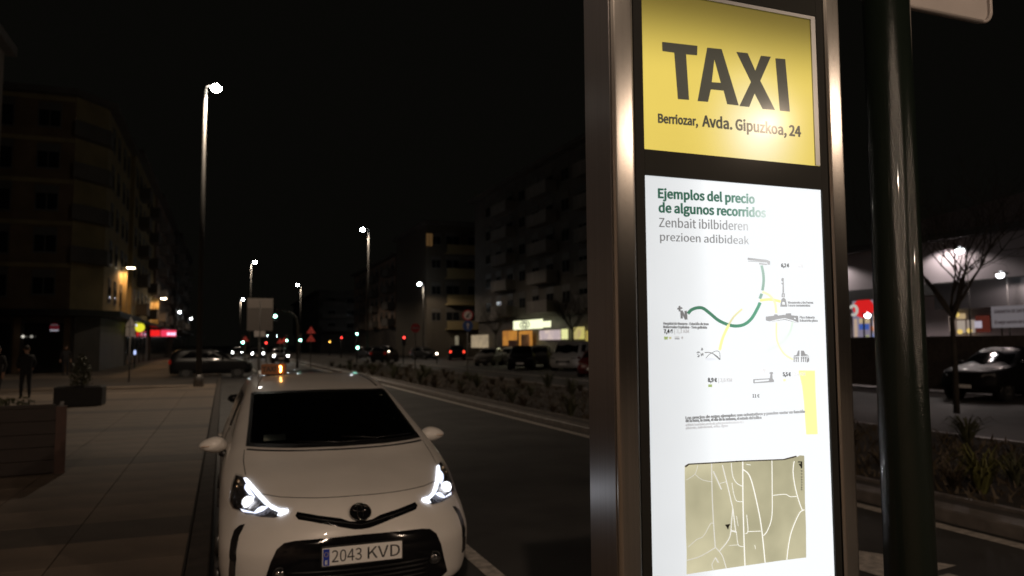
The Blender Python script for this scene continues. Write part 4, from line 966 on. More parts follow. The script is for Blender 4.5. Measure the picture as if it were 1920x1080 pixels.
# building with horizontal balcony bands seen frontally
pD = atY(925, 640, 92); pD0 = atY(800, 640, 92)
rd = thing('apartment_building', 'ochre banded block beyond the junction with one lit window', 'building')
X0, X1 = pD0.x, pD.x+4
zt = atY(860, 424, 92).z
MB().box(X0, X1, 92, 110, .13, zt).build('wall', mat('dark facade', (.09, .075, .055), .85, noise=.2), rd); MB().box(X0-.5, X1, 91.4, 110, zt+.002, zt+.5).build('cornice', M_grey, rd)
for (ya, yb) in ((460, 476), (504, 523), (553, 572), (602, 618)):
    za, zb = atY(880, yb, 91).z, atY(880, ya, 91).z
    s = MB(); s.box(X0+2.4, X1-.1, 90.9, 91.05, za, zb); s.box(X0+2.4, X1-.1, 91.051, 91.99, za, za+.15); s.build('balcony', M_baly, rd)
    for xx in np.arange(X0+3.4, X1-1.4, 2.9): put_window(rd, 'S', float(xx), 91.997, zb+.1, 1.7, 1.5, .3)
    put_window(rd, 'S', X0+1.2, 91.997, zb+.1, 1.1, 1.4, .3)
q = atY(805, 448, 91.9); put_window(rd, 'S', q.x, 91.9, q.z-.9, .8, 1.6, 0, 'lit', emat('lit window pane', (1, .55, .2), .07))['label'] = 'window lit dim orange'
right_block('low dark block closing the avenue on its right side', 24.0, 112, 150, 15, 4, M_pink, M_grey, wstep=4.2)
right_block('farthest dark block near the vanishing point', 19.0, 165, 230, 13, 3, M_grey, M_grey, bal=False, wstep=6)

# --- lit shop fronts of the large block (facing the avenue, x = 27.5)
def wq(px, py, x): p = atX(px, py, x); return p
shops = thing('shop', 'row of lit shop windows under the big illuminated white fascia sign', 'shop')
FX = 27.48
def shopwin(x0, x1, y0, y1, m, name='shop_window', dx=0.0):
    a = wq(x0, (y0+y1)/2, FX-dx); b = wq(x1, (y0+y1)/2, FX-dx); zc = wq((x0+x1)/2, y0, FX-dx).z; zd = wq((x0+x1)/2, y1, FX-dx).z
    ya, yb = min(a.y, b.y), max(a.y, b.y); o = MB().box(FX-dx-.03, FX-dx, ya, yb, zd, zc).build(name, m, shops)
    return o, ya, yb, zd, zc
def glow(name, c1, c2, s, sc=1.2):
    if name in MATS: return MATS[name]
    m = emat(name, c1, s); nt = m.node_tree; e = [n for n in nt.nodes if n.type == 'EMISSION'][0]
    tc = nt.nodes.new('ShaderNodeTexCoord'); v = nt.nodes.new('ShaderNodeTexVoronoi'); v.inputs['Scale'].default_value = sc; nt.links.new(tc.outputs['Object'], v.inputs['Vector'])
    mx = nt.nodes.new('ShaderNodeMix'); mx.data_type = 'RGBA'; mx.inputs[6].default_value = (*c1, 1); mx.inputs[7].default_value = (*c2, 1)
    nt.links.new(v.outputs['Color'], mx.inputs[0]); nt.links.new(mx.outputs[2], e.inputs[0]); return m
G_or = glow('orange shop interior', (.95, .42, .07), (.55, .22, .05), .62); G_wm = glow('cream shop interior', (.9, .68, .45), (.55, .38, .22), .72); G_yw = emat('yellow white shop', (.85, .85, .38), .95); G_pk = glow('pale shop interior', (.9, .72, .62), (.6, .48, .5), .75, 1.0)
shopwin(943, 970, 620, 648, G_or); shopwin(973, 998, 620, 648, G_or); shopwin(1012, 1051, 619, 637, G_pk); shopwin(1053, 1065, 617, 636, G_yw); shopwin(1075, 1096, 613, 636, glow('lime shop interior', (.72, .70, .14), (.45, .28, .2), .85, .8)); shopwin(1098, 1107, 620, 655, emat('ochre shop', (.8, .62, .15), .4))
shopwin(836, 846, 630, 648, glow('dim cream shop', (.42, .35, .24), (.2, .18, .12), .55)); shopwin(849, 860, 630, 648, MATS['dim cream shop']); shopwin(884, 916, 628, 652, glow('cream shop', (.62, .48, .30), (.38, .30, .2), .62))
o, ya, yb, zd, zc = shopwin(963, 1018, 600, 617, emat('fascia light', (.90, .93, .60), 1.35), 'fascia_sign', .5); shopwin(1018.5, 1033, 602, 613.5, MATS['fascia light'], 'fascia_sign', .5)
ring = MB(); cy_, cz_ = (ya*.42+yb*.58), (zc+zd)/2
ring.tube([(FX-.56, cy_+1.25*math.cos(a), cz_+.34*math.sin(a)) for a in np.linspace(0, 2*math.pi, 24)], .05, 6); ring.tube([(FX-.56, cy_+.6*math.cos(a), cz_+.17*math.sin(a)) for a in np.linspace(0, 2*math.pi, 16)], .07, 6)
ring.build('logo', mat('logo grey', (.22, .22, .25), .5), o)
MB().box(FX-.06, FX-.035, wq(970.2, 635, FX).y-.5, wq(972.8, 635, FX).y+.3, .2, 4.1).build('pillar', M_dark, shops)
dg = wq(985, 632, FX); MB().box(FX-.06, FX-.035, dg.y-1.1, dg.y+1.0, 1.0, dg.z+.25).build('poster', mat('brown poster', (.14, .06, .03), .6), shops)
pm_ = wq(960, 640, FX); MB().box(FX-.06, FX-.035, pm_.y-1.5, pm_.y+.9, 1.0, pm_.z+.1).build('display', mat('shop display', (.12, .04, .03), .6), shops)
light('shop_light', (FX-1.4, (ya+yb)/2, 3.1), 130, (1, .95, .55), 2.9, .4, None)

# ================================================================== CARS OF THE BACKGROUND
def car_tab(kind):
    if kind == 'van': return [(.2, .1, .85, .35, 3, 4.7), (.45, 0, .93, .35, 3, 4.75), (.8, .05, .95, .4, 3, 4.75), (1.0, .3, .95, .4, 3, 4.75), (1.12, .75, .93, .35, 3, 4.74), (1.5, 1.2, .90, .3, 3, 4.72), (1.85, 1.6, .85, .3, 3, 4.68), (1.95, 1.8, .78, .3, 3, 4.6)]
    if kind == 'suv': return [(.25, .1, .82, .5, 2.4, 4.4), (.5, 0, .90, .5, 2.4, 4.45), (.85, .08, .91, .6, 2.4, 4.45), (.98, .4, .89, .55, 2.4, 4.44), (1.08, 1.05, .84, .5, 2.4, 4.42), (1.35, 1.6, .76, .42, 2.5, 4.3), (1.55, 2.0, .68, .4, 2.5, 4.15), (1.64, 2.4, .58, .4, 2.5, 3.9)]
    if kind == 'saloon': return [(.18, .1, .80, .5, 2.4, 4.5), (.45, 0, .88, .5, 2.4, 4.55), (.70, .1, .885, .7, 2.4, 4.55), (.82, .4, .87, .7, 2.4, 4.5), (.92, 1.15, .82, .5, 2.4, 4.1), (1.1, 1.6, .74, .42, 2.5, 3.9), (1.32, 2.1, .62, .4, 2.5, 3.45), (1.40, 2.4, .54, .4, 2.5, 3.3)]
    return [(.18, .1, .78, .5, 2.4, 3.95), (.45, 0, .86, .5, 2.4, 4.02), (.72, .08, .87, .65, 2.4, 4.02), (.86, .35, .86, .6, 2.4, 4.0), (.95, .95, .82, .5, 2.4, 3.95), (1.15, 1.35, .75, .42, 2.5, 3.85), (1.36, 1.8, .66, .4, 2.5, 3.65), (1.46, 2.2, .55, .4, 2.5, 3.4)]
CARM = {}
M_hoff = mat('headlamp unlit', (.35, .35, .36), .1, .6); M_hon = emat('headlamp on', (.95, .96, 1), 60); M_ron = emat('tail lamp on', (1, .06, .03), 2.5); M_roff = mat('tail lamp', (.18, .012, .01), .15, emit=(1, .05, .02), es=.05)
def car(label, kind, col, loc, rz, head=False, tail=False, cat='car', group=None, name='parked_car'):
    t = thing(name, label, cat, loc, rz, group); key = (kind, col)
    if key not in CARM:
        s = Shell(car_tab(kind)); CARM[key] = (s, s.body(nz=26, na=10).mesh('body', mat('paint %s' % str(col), col, .35 if kind != 'suv' else .5, spec=.2 if kind != 'suv' else .1, coat=.12 if kind != 'suv' else .03, coat_r=.04)))
    s, me = CARM[key]; link('body', me, t); T = s.T
    zb = {'van': 1.15, 'suv': 1.10, 'saloon': .94, 'hatch': .97}[kind]; zt = {'van': 1.72, 'suv': 1.50, 'saloon': 1.28, 'hatch': 1.33}[kind]
    w0, w1 = s.row(zb)[1]*.86, s.row(zt)[1]*.86
    s.patch([(-w0, zb), (0, zb-.004), (w0, zb), (w1, zt), (0, zt+.01), (-w1, zt)], .006, .12, .004).build('windscreen', M_sideglass, t)
    for sx in (-1, 1):
        g = MB(); rows_ = []
        for z in np.linspace(zb+.02, zt, 4):
            f, w_, c, n, r = s.row(float(z)); e_ = .75 if kind != 'van' else 1.9; rows_.append([(sx*(w_+.006), float(y_), float(z)) for y_ in np.linspace(f+c+.05, r-.55-(z-zb)*e_ if kind != 'van' else f+c+1.3, 5)])
        for i in range(3):
            for k in range(4): g.add([rows_[i][k], rows_[i][k+1], rows_[i+1][k+1], rows_[i+1][k]], [(0, 1, 2, 3)], True)
        g.build('side_window', M_sideglass, t)
        zh = {'van': .82, 'suv': .80, 'saloon': .68, 'hatch': .70}[kind]; wl = s.row(zh)[1]
        hl = s.patch([(sx*wl*.55, zh-.06), (sx*wl*.90, zh-.04), (sx*wl*.88, zh+.07), (sx*wl*.6, zh+.03)], .008, .08, .01).build('headlight', M_hoff, t)
        if head: MB().ball(s.pt(sx*wl*.74, zh, .03), (.09, .04, .07), 10, 6).build('bulb', M_hon, hl)
        r = s.row(zh+.1)[4]; MB().box(sx*wl*.80-.09, sx*wl*.80+.09, r-.13, r+.0, zh+.0, zh+.24).build('tail_light', M_ron if tail else M_roff, t)
        mr = MB(); mr.ball((sx*(s.row(zb)[1]+.12), s.row(zb)[0]+s.row(zb)[2]+.05, zb+.05), (.11, .06, .07), 10, 6); mr.build('mirror', me.materials[0], t)
    r = s.row(zb+.05)[4]; r1 = s.row(zt-.05)[4]
    MB().add([(-w0*.9, r+.004, zb+.05), (w0*.9, r+.004, zb+.05), (w1*.9, r1+.004, zt-.05), (-w1*.9, r1+.004, zt-.05)], [(0, 1, 2, 3)]) if 0 else None
    g = MB(); g.quad((-w0*.85, r+.012, zb+.05), (w0*.85, r+.012, zb+.05), (w1*.85, r1+.03, zt-.05), (-w1*.85, r1+.03, zt-.05)); g.build('rear_window', M_sideglass, t)
    MB().box(-.26, .26, s.row(.45)[0]-.02, s.row(.45)[0]-.005, .40, .51).build('number_plate', mat('plate white', (.88, .86, .83), .35), t)
    s.patch([(-.42, .30), (.42, .30), (.38, .42), (-.38, .42)] if kind != 'van' else [(-.5, .5), (.5, .5), (.45, .7), (-.45, .7)], .006, .1, .01).build('grille', M_dark, t)
    L_ = T[0, 5]; add_wheels(t, (.85, L_-.85), s.row(.45)[1]-.006, .31); return t
BLK = (.008, .008, .009); WHT = (.45, .43, .41); SIL = (.22, .21, .20); RED = (.06, .008, .008)
car('black saloon parked directly behind the white taxi', 'saloon', BLK, (1.12, 11.6, 0), 0)
car('dark off-road car parked crosswise beyond the tall lamp post', 'suv', BLK, (atY(474, 700, 46.5).x, 46.5, .0), R(90), name='parked_car')
car('approaching car with bright headlights just over the taxi roof', 'hatch', (.03, .03, .035), (5.35, 78, 0), 0, head=True, name='moving_car')
car('approaching car with headlights left of the roof sign', 'hatch', (.031, .03, .034), (4.1, 101, 0), 0, head=True, name='moving_car')
car('small approaching car, its headlights nearest the sign pole', 'hatch', (.03, .03, .034), (1.9, 118, 0), 0, head=True, name='moving_car')
def pcar(px, py, z, rz, label, kind, col, **k):
    p = gnd(px, py, 0); return car(label, kind, col, (p.x, p.y, 0.004), rz, **k)
pcar(735, 678, 0, R(150), 'black car parked before the no-entry sign', 'suv', BLK)
pcar(815, 674, 0, R(20), 'dark car with one bright lamp beside the red-lit car', 'hatch', (.02, .02, .02), head=False)
pcar(855, 674, 0, R(165), 'black car showing lit red tail lamps in the parking strip', 'suv', (.009, .009, .01), tail=True)
pcar(905, 686, 0, R(-35), 'silver car parked in front of the cream shop window', 'hatch', SIL)
pcar(950, 684, 0, R(-30), 'pale car squeezed between silver and black cars', 'hatch', WHT)
pcar(975, 694, 0, R(-25), 'tall black car in front of the orange shop window', 'suv', (.01, .01, .011))
pcar(1055, 696, 0, R(-40), 'white van with dark glass parked under the fascia sign', 'van', WHT, cat='van', name='parked_van')
pcar(1110, 708, 0, R(-35), 'dark red car half hidden by the steel totem', 'hatch', RED)
pcar(1806, 752, 0, R(-82), 'black car with bright roof glints beyond the bare tree', 'suv', (.0081, .008, .009))
pcar(700, 672, 0, R(10), 'dark grey car at the far end of the parking strip', 'hatch', (.03, .03, .032), head=True)
pcar(1003, 690, 0, R(-30), 'silver off-road car between the tall black car and the white van', 'suv', (.16, .155, .15))
pcar(775, 668, 0, R(165), 'white car parked behind the no-entry sign post', 'saloon', WHT)
# bright single lamp seen on a parked car: glowing balls on added posts stand in
for (px, py, lb, s_) in ((819, 663, 'stand-in for the white lamp of the dark parked car', 30), (729, 659, 'orange-white lamp over the black car', 8), (936, 663, 'small white lamp glinting before the pale car', 6)):
    p = gnd(px, 682, 0); q = atY(px, py, p.y); t = thing('stand_in_light', lb, 'bollard light', (q.x, p.y, 0)); MB().tube([(0, 0, 0), (0, 0, q.z-.05)], .05, 8).build('post', M_dark, t); MB().ball((0, 0, q.z), .07, 10, 6).build('lamp', emat('bollard %d' % s_, (1, .8, .6), s_), t)

# ================================================================== SIGNS AND SIGNALS
def disc(cx, cz, r, n=28): return [(cx+r*math.cos(2*math.pi*k/n), cz+r*math.sin(2*math.pi*k/n)) for k in range(n)]
M_sr = mat('sign red dim', (.42, .03, .03), .4, emit=(.5, .03, .03), es=.02); M_sw = mat('sign face white', (.62, .55, .52), .45); M_sb = mat('sign face blue', (.03, .07, .22), .4)
# big blank panel on a pole
Yp = 46.0; a = atY(464, 559, Yp); b = atY(511, 620, Yp)
t = thing('direction_sign', 'large two-part rectangular sign panel seen over the taxi roof', 'road sign', ((a.x+b.x)/2, Yp, .12))
hw = (b.x-a.x)/2; zt_, zb_ = a.z-.12, b.z-.12; zm = zt_-(zt_-zb_)*.32
o = MB().box(-hw, hw, -.05, 0, zm+.02, zt_).build('panel', mat('sign panel dim', (.20, .17, .15), .6), t); MB().box(-hw, hw, -.05, 0, zb_, zm).build('panel', mat('sign panel darker', (.10, .085, .075), .6), t)
MB().tube([(0, .06, 0), (0, .06, zt_)], .06, 10).build('pole', M_galv, t); MB().tube([(0, -.07, zb_-.6), (0, -.07, zt_*.96)], .03, 8).build('stiffener', M_galv, t)
c = atY(488, 622, Yp); MB().box(-.3, .3, -.06, -.02, zb_-.35, zb_-.02).build('sub_plate', M_signback, t)
# curved arm signal
Ys_ = 62.0; p0 = atY(558, 640, Ys_); pt = atY(516, 583, Ys_)
t = thing('traffic_light', 'traffic light showing green on a curved overhead arm', 'traffic light', (p0.x, Ys_, 0))
ax_ = pt.x-p0.x; zt_ = pt.z; MB().tube([(0, 0, 0), (0, 0, zt_-1.1), (-.15, 0, zt_-.5), (-.6, 0, zt_-.1), (-1.1, 0, zt_), (ax_, 0, zt_+.08)], [.10, .08, .075, .07, .06, .05], 10).build('arm', M_galv, t)
hd = MB().box(ax_-.18, ax_+.18, -.16, .14, zt_-.75, zt_+.25).build('signal_head', M_dark, t)
def sig(nm): return emat(*nm)
GRN = ('signal green', (.35, 1, .75), 22); RDS = ('signal red', (1, .05, .04), 5)
MB().ball((ax_, -.18, zt_-.42), (.11, .04, .11), 12, 8).build('lamp', sig(GRN), hd)
for zz in (-.12, .12): MB().ball((ax_, -.17, zt_+zz-.0), (.10, .03, .10), 12, 8).build('lamp', mat('dead lamp', (.05, .02, .01), .3), hd)
def signal(label, px, py, Yd, which, hh=None, tri=False):
    q = atY(px, py, Yd); t = thing('traffic_light', label, 'traffic light', (q.x, Yd, 0)); z = q.z
    MB().tube([(0, .1, 0), (0, .1, z+.3)], .05, 8).build('post', M_dark, t); off = {'g': -.28, 'r': .28, 'a': 0}[which]
    hd = MB().box(-.16, .16, -.12, .08, z-off-.45, z-off+.45).build('signal_head', M_dark, t)
    for k, kk in enumerate(('g', 'a', 'r')):
        zc_ = z-off+(-.28, 0, .28)[k]; m_ = mat('dead lamp', (.05, .02, .01), .3)
        if kk == which: m_ = {'g': sig(GRN), 'r': sig(RDS), 'a': emat('signal amber', (1, .5, .08), 8)}[kk]
        MB().ball((0, -.14, zc_), (.10, .04, .10), 10, 6).build('lamp', m_, hd)
    return t
signal('green signal right of the roof sign headlights', 537, 639, 84, 'g'); signal('green signal just left of the red triangles', 563, 638, 80, 'g')
signal('green signal paired with a white lamp by the median lamp post', 669, 626, 90, 'g'); signal('dim green signal low on the median post', 670, 652, 70, 'g')
signal('red signal right of the blank panel', 499, 643, 84, 'r'); signal('red signal in the middle distance of the avenue', 640, 633, 100, 'r'); signal('green signal under the left red triangle', 455, 642, 80, 'g')
signal('amber signal far down the avenue', 618, 641, 120, 'a'); signal('red signal behind the black car by the no-entry sign', 757, 633, 66, 'r')
def tri_sign(label, px, pys, Yd, r=.34):
    q = atY(px, pys[-1], Yd); t = thing('warning_sign', label, 'road sign', (q.x, Yd, 0)); top = atY(px, pys[0], Yd).z
    MB().tube([(0, .05, 0), (0, .05, top)], .035, 8).build('post', M_galv, t)
    for py in pys:
        z = atY(px, py, Yd).z; o = MB().prism([(-r, z-r*.6), (r, z-r*.6), (0, z+r)], 'y', -.02, .01).build('triangle', mat('triangle red with painted glow', (.75, .07, .05), .35, emit=(.8, .09, .06), es=.16), t)  # emission paints in the reflection of headlights
        MB().prism([(-r*.22, z-r*.3), (r*.22, z-r*.3), (0, z+r*.15)], 'y', -.028, -.021).build('symbol', M_sr, o)
    return t
tri_sign('post with two red triangles one above the other', 583, (620, 635), 60); tri_sign('single red triangle beside the left green signal', 460, (636,), 66, .28)
tri_sign('red triangle left of its neighbour near the headlights', 525, (640,), 72, .28); tri_sign('red triangle nearest the green-white signal', 533, (638,), 78, .28)
# round signs on the far side
Yr = 40.0; q = atY(877, 591, Yr); t = thing('round_signs', 'post with a round no-turn sign above a blue arrow sign', 'road sign', (q.x, Yr, .1)); z = q.z-.1; z2 = atY(878, 611, Yr).z-.1; r = .30
MB().tube([(0, .05, 0), (0, .05, z+.3)], .035, 8).build('post', M_galv, t)
o = MB().prism(disc(0, z, r), 'y', -.02, .01).build('prohibition_disc', M_sr, t); MB().prism(disc(0, z, r*.78), 'y', -.028, -.021).build('disc_face', M_sw, o)
sy = MB(); sy.prism([(-.13, z-.10), (-.09, z-.14), (.14, z+.10), (.10, z+.14)], 'y', -.036, -.029); sy.prism([(-.03, z-.12), (.03, z-.12), (.03, z+.03), (-.03, z+.03)], 'y', -.041, -.037); sy.build('symbol', M_dark, o)
o = MB().prism(disc(0, z2, r), 'y', -.02, .01).build('blue_disc', M_sb, t); sy = MB(); sy.prism([(-.03, z2-.17), (.03, z2-.17), (.03, z2+.03), (.1, z2+.03), (0, z2+.18), (-.1, z2+.03), (-.03, z2+.03)], 'y', -.03, -.021); sy.build('arrow', M_sw, o)
Yn = 52.0; q = atY(779, 615, Yn); t = thing('no_entry_sign', 'red no-entry sign with a pale bar', 'road sign', (q.x, Yn, .0)); z = q.z
MB().tube([(0, .05, 0), (0, .05, z+.3)], .035, 8).build('post', M_galv, t); o = MB().prism(disc(0, z, .32), 'y', -.02, .01).build('disc', M_sr, t); MB().box(-.22, .22, -.03, -.021, z-.05, z+.05).build('bar', M_sw, o)
# left pavement: round yellow lit sign, red lit signs, white triangle
def hang(name, label, px, py, X_, shape):
    p = atX(px, py, X_); return thing(name, label, 'shop sign', tuple(p)), p
t, p = hang('round_shop_sign', 'round yellow lit sign hanging over the left pavement', 262, 614, XE+.9, None)
MB().prism(disc(0, 0, .40), 'y', -.08, .08).build('disc', emat('yellow round sign', (.85, .80, .04), .95), t); MB().box(-.9, -.40, -.03, .03, -.03, .03).build('bracket', M_dark, t)
t, p = hang('red_shop_sign', 'red lit shop sign left of its pink neighbour', 291, 624.5, XE+.9, None); MB().box(-p.y*.0052, p.y*.0052, -.08, .08, -p.y*.0036, p.y*.0036).build('panel', emat('red sign light', (1, .02, .02), .9), t); MB().box(-.9, -.63, -.02, .02, -.05, .05).build('bracket', M_dark, t)
t, p = hang('pink_shop_sign', 'longer red and pink lit sign further down the left row', 316, 625, XE+1.2, None); k_ = p.y/1310; o = MB().box(-11*k_, 11*k_, -.08, .08, -5*k_, 5*k_).build('panel', emat('pink sign light', (1, .05, .12), .9), t)
for xx in (.0, 4.5*k_, 8.5*k_): MB().prism(disc(xx, -1*k_, 2.6*k_, 12), 'y', -.1, -.081).build('mark', emat('pink white mark', (1, .65, .9), 1.2), o)
p = atX(258, 610, XE+1.0); t = thing('sign_lamp', 'tiny white lamp touching the round yellow sign', 'lamp', tuple(p)); MB().ball((-.1, -.1, 0), .1, 10, 6).build('bulb', emat('tiny white', (.7, .75, 1), 1.2), t); MB().tube([(-.1, -.1, 0), (-1.0, 0, .1)], .02, 6).build('bracket', M_dark, t)
q = gnd(252, 690, .12); t = thing('pavement_lamp', 'bluish low light on the left pavement by the terrace', 'lamp', tuple(q)); z = atY(252, 661, q.y).z-.12; MB().tube([(0, 0, 0), (0, 0, z)], .05, 8).build('post', M_dark, t); MB().ball((0, 0, z), (.09, .09, .2), 10, 6).build('bulb', emat('blue white', (.5, .6, 1), 1.3), t)
Yt = 40.0; q = atY(245, 606, Yt); t = thing('triangular_sign', 'grey back of a triangular sign by the corner building', 'road sign', (q.x, Yt, .12)); z = q.z-.12
MB().tube([(0, -.05, 0), (0, -.05, z+.3)], .035, 8).build('post', M_galv, t); MB().prism([(-.24, z-.16), (.24, z-.16), (0, z+.28)], 'y', -.015, .015).build('triangle', M_signback, t); MB().box(-.20, .20, -.012, .012, z-.62, z-.2).build('plate', M_signback, t)

# ================================================================== PLANTERS
def leaves(n, sx, sy, sz, size, seed, col=(.035, .05, .018), z0=0):
    rd_ = random.Random(seed); m = MB()
    for _ in range(n):
        while True:
            p = Vector((rd_.uniform(-1, 1), rd_.uniform(-1, 1), rd_.uniform(-.2, 1)))
            if p.length < 1: break
        p = Vector((p.x*sx, p.y*sy, z0+p.z*sz)); d = Vector((rd_.gauss(0, 1), rd_.gauss(0, 1), rd_.gauss(.4, 1))).normalized(); u = d.orthogonal().normalized(); v = d.cross(u); s = size*rd_.uniform(.6, 1.3)
        m.quad(p-u*s*.3, p+v*s*.5, p+u*s*.3+v*s*.1, p-v*s*.9)
    return m
M_leaf = mat('dull leaves', (.06, .062, .03), .7, noise=.4, nscale=9)
# large planter at the lower left: boards and corner post
ang = R(9)
t = thing('large_planter', 'large dark wooden planter with a low hedge at the left edge', 'planter', (-2.02, 12.1, .12), ang)
M_wood = mat('weathered planter wood', (.022, .014, .011), .7, noise=.3, nscale=5, bump=.4, bscale=22, stretch=(1, 1, 7)); M_woode = mat('planter end wood', (.055, .024, .016), .65, noise=.25, nscale=5)
for k in range(5):
    MB().box(-2.9, -.13, -.03, .02, .02+.178*k, .19+.178*k).build('board', M_wood, t)
    MB().box(-.10, -.05, .14, 1.3, .02+.178*k, .19+.178*k).build('board', M_woode, t)
MB().box(-.13, 0, -.05, .13, 0, .92).build('corner_post', M_woode, t); MB().box(-2.9, -.14, .03, 1.3, .05, .82).build('soil', M_soil, t); MB().box(-2.95, -.135, -.06, .05, .911, .95).build('cap_rail', M_wood, t)
o = leaves(900, 1.3, .55, .26, .07, 5, z0=.86).build('hedge', M_leaf, t, (-1.55, .65, 0)); o['kind'] = 'stuff'
q = gnd(145, 762, .12)
t = thing('stone_planter', 'low dark stone planter with a leafless shrub on the pavement', 'planter', tuple(q))
bevel(MB().box(-.62, .62, 0, .9, 0, .56).build('box', mat('dark stone', (.020, .019, .018), .75, noise=.25), t), .03); MB().box(-.55, .55, .06, .84, .561, .58).build('soil', M_soil, t)
o = leaves(420, .3, .3, .75, .09, 8, z0=.75).build('shrub', M_leaf, t, (0, .4, 0))

# median plants
def tuft(seed, h=.5, n=44, wd=.016, spread=.5):
    rd_ = random.Random(seed); m = MB()
    for _ in range(n):
        a = rd_.uniform(0, 2*math.pi); l = h*rd_.uniform(.6, 1.15); o_ = spread*rd_.uniform(.2, 1); c, s = math.cos(a), math.sin(a); b = Vector((c*.05*rd_.random(), s*.05*rd_.random(), 0)); per = Vector((-s, c, 0))*wd
        p1 = b+Vector((c*o_*.35, s*o_*.35, l*.62)); p2 = b+Vector((c*o_*.8, s*o_*.8, l*.86)); p3 = b+Vector((c*o_*1.2, s*o_*1.2, l*rd_.uniform(.5, .85)))
        m.quad(b-per, b+per, p1+per*.9, p1-per*.9); m.quad(p1-per*.9, p1+per*.9, p2+per*.5, p2-per*.5); m.add([p2-per*.5, p2+per*.5, p3], [(0, 1, 2)], False)
    return m
M_gr1 = mat('olive blades', (.11, .11, .03), .6, noise=.3, nscale=6); M_gr2 = mat('dry blades', (.075, .055, .032), .7, noise=.3, nscale=6)
tm = [tuft(1, .42).mesh('tuft', M_gr2), tuft(2, .55, 50).mesh('tuft', M_leaf), tuft(3, .38, 40).mesh('tuft', M_gr2)]
rd_ = random.Random(4)
gc = MB()
for _ in range(9000):
    p = Vector((rd_.uniform(7.75, 12.6), 4.5+55*rd_.random()**1.7, .11)); a = rd_.uniform(0, 6.28); l = rd_.uniform(.05, .17); u = Vector((math.cos(a), math.sin(a), 0))*rd_.uniform(.012, .03); d = Vector((rd_.gauss(0, .6), rd_.gauss(0, .6), 1)).normalized()*l
    gc.add([p-u, p+u, p+d], [(0, 1, 2)], False)
tag(gc.build('ground_cover', M_gr2), 'low dry leaves and grass covering the median soil', kind='stuff')
n1 = link('ornamental_grass', tuft(9, .55, 70, .014, .45).mesh('tuft', M_gr1), None, (8.15, 6.55, .11)); q = gnd(1842, 925, .11); n1.location = (q.x, q.y, .11)
tag(n1, 'yellow-green spiky grass tuft growing alone right of the green pole', 'plant')
k = 0
for row_x, st in ((8.0, 1.15), (9.3, 1.5), (10.8, 1.9), (12.0, 2.3)):
    yy = 11.5 if row_x < 9 else 9.5
    while yy < 62:
        o = link('shrub', tm[k % 3], None, (row_x+rd_.uniform(-.3, .3), yy, .11), rd_.uniform(0, 6)); s = rd_.uniform(.7, 1.25); o.scale = (s, s, s*rd_.uniform(.7, 1.1))
        tag(o, 'low dry clump of leaves planted in the median strip', 'plant', 'low clumps planted along the median'); k += 1; yy += st*rd_.uniform(.7, 1.4)*(1+yy/60)
for k, (px, py) in enumerate(((1820, 968), (1905, 935), (1790, 940), (1655, 905))):
    q = gnd(px, py-25, .11)
    if q.x > 7.8:
        o = link('shrub', tm[k % 3], None, tuple(q), k); o.scale = (.75,)*3; tag(o, 'low dry clump of leaves planted in the median strip', 'plant', 'low clumps planted along the median')

# ================================================================== RIGHT EDGE: store, wall, banner, tree
st_ = thing('supermarket_building', 'pale store building with red sign and colourful window seen beyond the totem', 'building')
SX = 30.0
def sq(px, py): return atX(px, py, SX)
M_pale = mat('pale store wall', (.36, .32, .34), .8, noise=.12, nscale=.5); M_dkf = mat('dark fascia', (.05, .05, .05), .6)
yA, yB = sq(1575, 560).y, sq(1755, 560).y        # far .. near
za, zb = 4.45, 6.2
MB().box(SX, SX+14, 8, 48, .13, 6.3).build('wall', M_pale, st_)
MB().box(SX-.3, SX, 20.0, 40.0, 3.9, 4.42).build('fascia', M_dkf, st_)
MB().box(SX-.6, SX+14, 8, 48.2, 6.302, 6.6).build('roof_edge', M_dkf, st_)
# upper lit gable volume behind
MB().prism([(10, 6.61), (27, 6.61), (27, 7.6), (18, 8.3), (10, 8.6)], 'x', SX+1.2, SX+12).build('upper_storey', mat('mauve render', (.20, .17, .18), .85, noise=.2, nscale=.5), st_)
# colourful shop window with frames
a = sq(1602, 640); b = sq(1668, 640); ys = np.linspace(a.y, b.y, 9); G_w = emat('store interior', (.72, .60, .55), .62)
MB().box(SX-.04, SX-.01, b.y, a.y, 1.15, 3.88).build('shop_window', glow('store window', (.62, .50, .45), (.28, .26, .42), .55, 1.1), st_)
def blob(px0, px1, py0, py1, c, s, dx=.06, name='display'):
    p = sq(px0, py0); r_ = sq(px1, py1); pa_ = sq((px0+px1)/2, py0).z; pb_ = sq((px0+px1)/2, py1).z
    return MB().box(SX-dx-.02, SX-dx, r_.y, p.y, pb_, pa_).build(name, emat('%s %d %d' % (name, px0, py0), c, s), st_)
p = sq(1619, 578)
rdm = MB(); rdm.prism([(p.y+.55*1.2*math.cos(a_)-.1, p.z+.48*math.sin(a_)) for a_ in np.linspace(0, 2*math.pi, 24)[:-1]], 'x', SX-.12, SX-.08); rdm.build('red_sign', emat('store red sign', (.85, .02, .02), .75), st_)
ws_ = MB(); wp = sq(1605, 580); ws_.tube([(SX-.16, wp.y+.22*math.cos(a_), wp.z-.05+.24*math.sin(a_)) for a_ in np.linspace(.5, 5.2, 16)], .07, 6); ws_.build('sign_letter', emat('store letter', (.8, .78, .7), .6), st_)
blob(1603, 1611, 598, 660, (.75, .55, .42), .6); blob(1613, 1632, 608, 618, (.08, .16, .6), .6, .07); blob(1641, 1647, 588, 612, (1, .35, .03), .75); blob(1634, 1640, 612, 620, (1, .25, .04), .6, .07)
blob(1638, 1648, 626, 642, (.35, .45, .95), .6); blob(1613, 1633, 597, 606, (.8, .6, .35), .6); blob(1626, 1632, 628, 638, (.6, .6, .3), .5, .07); blob(1634, 1644, 645, 655, (.45, .3, .3), .4, .07)
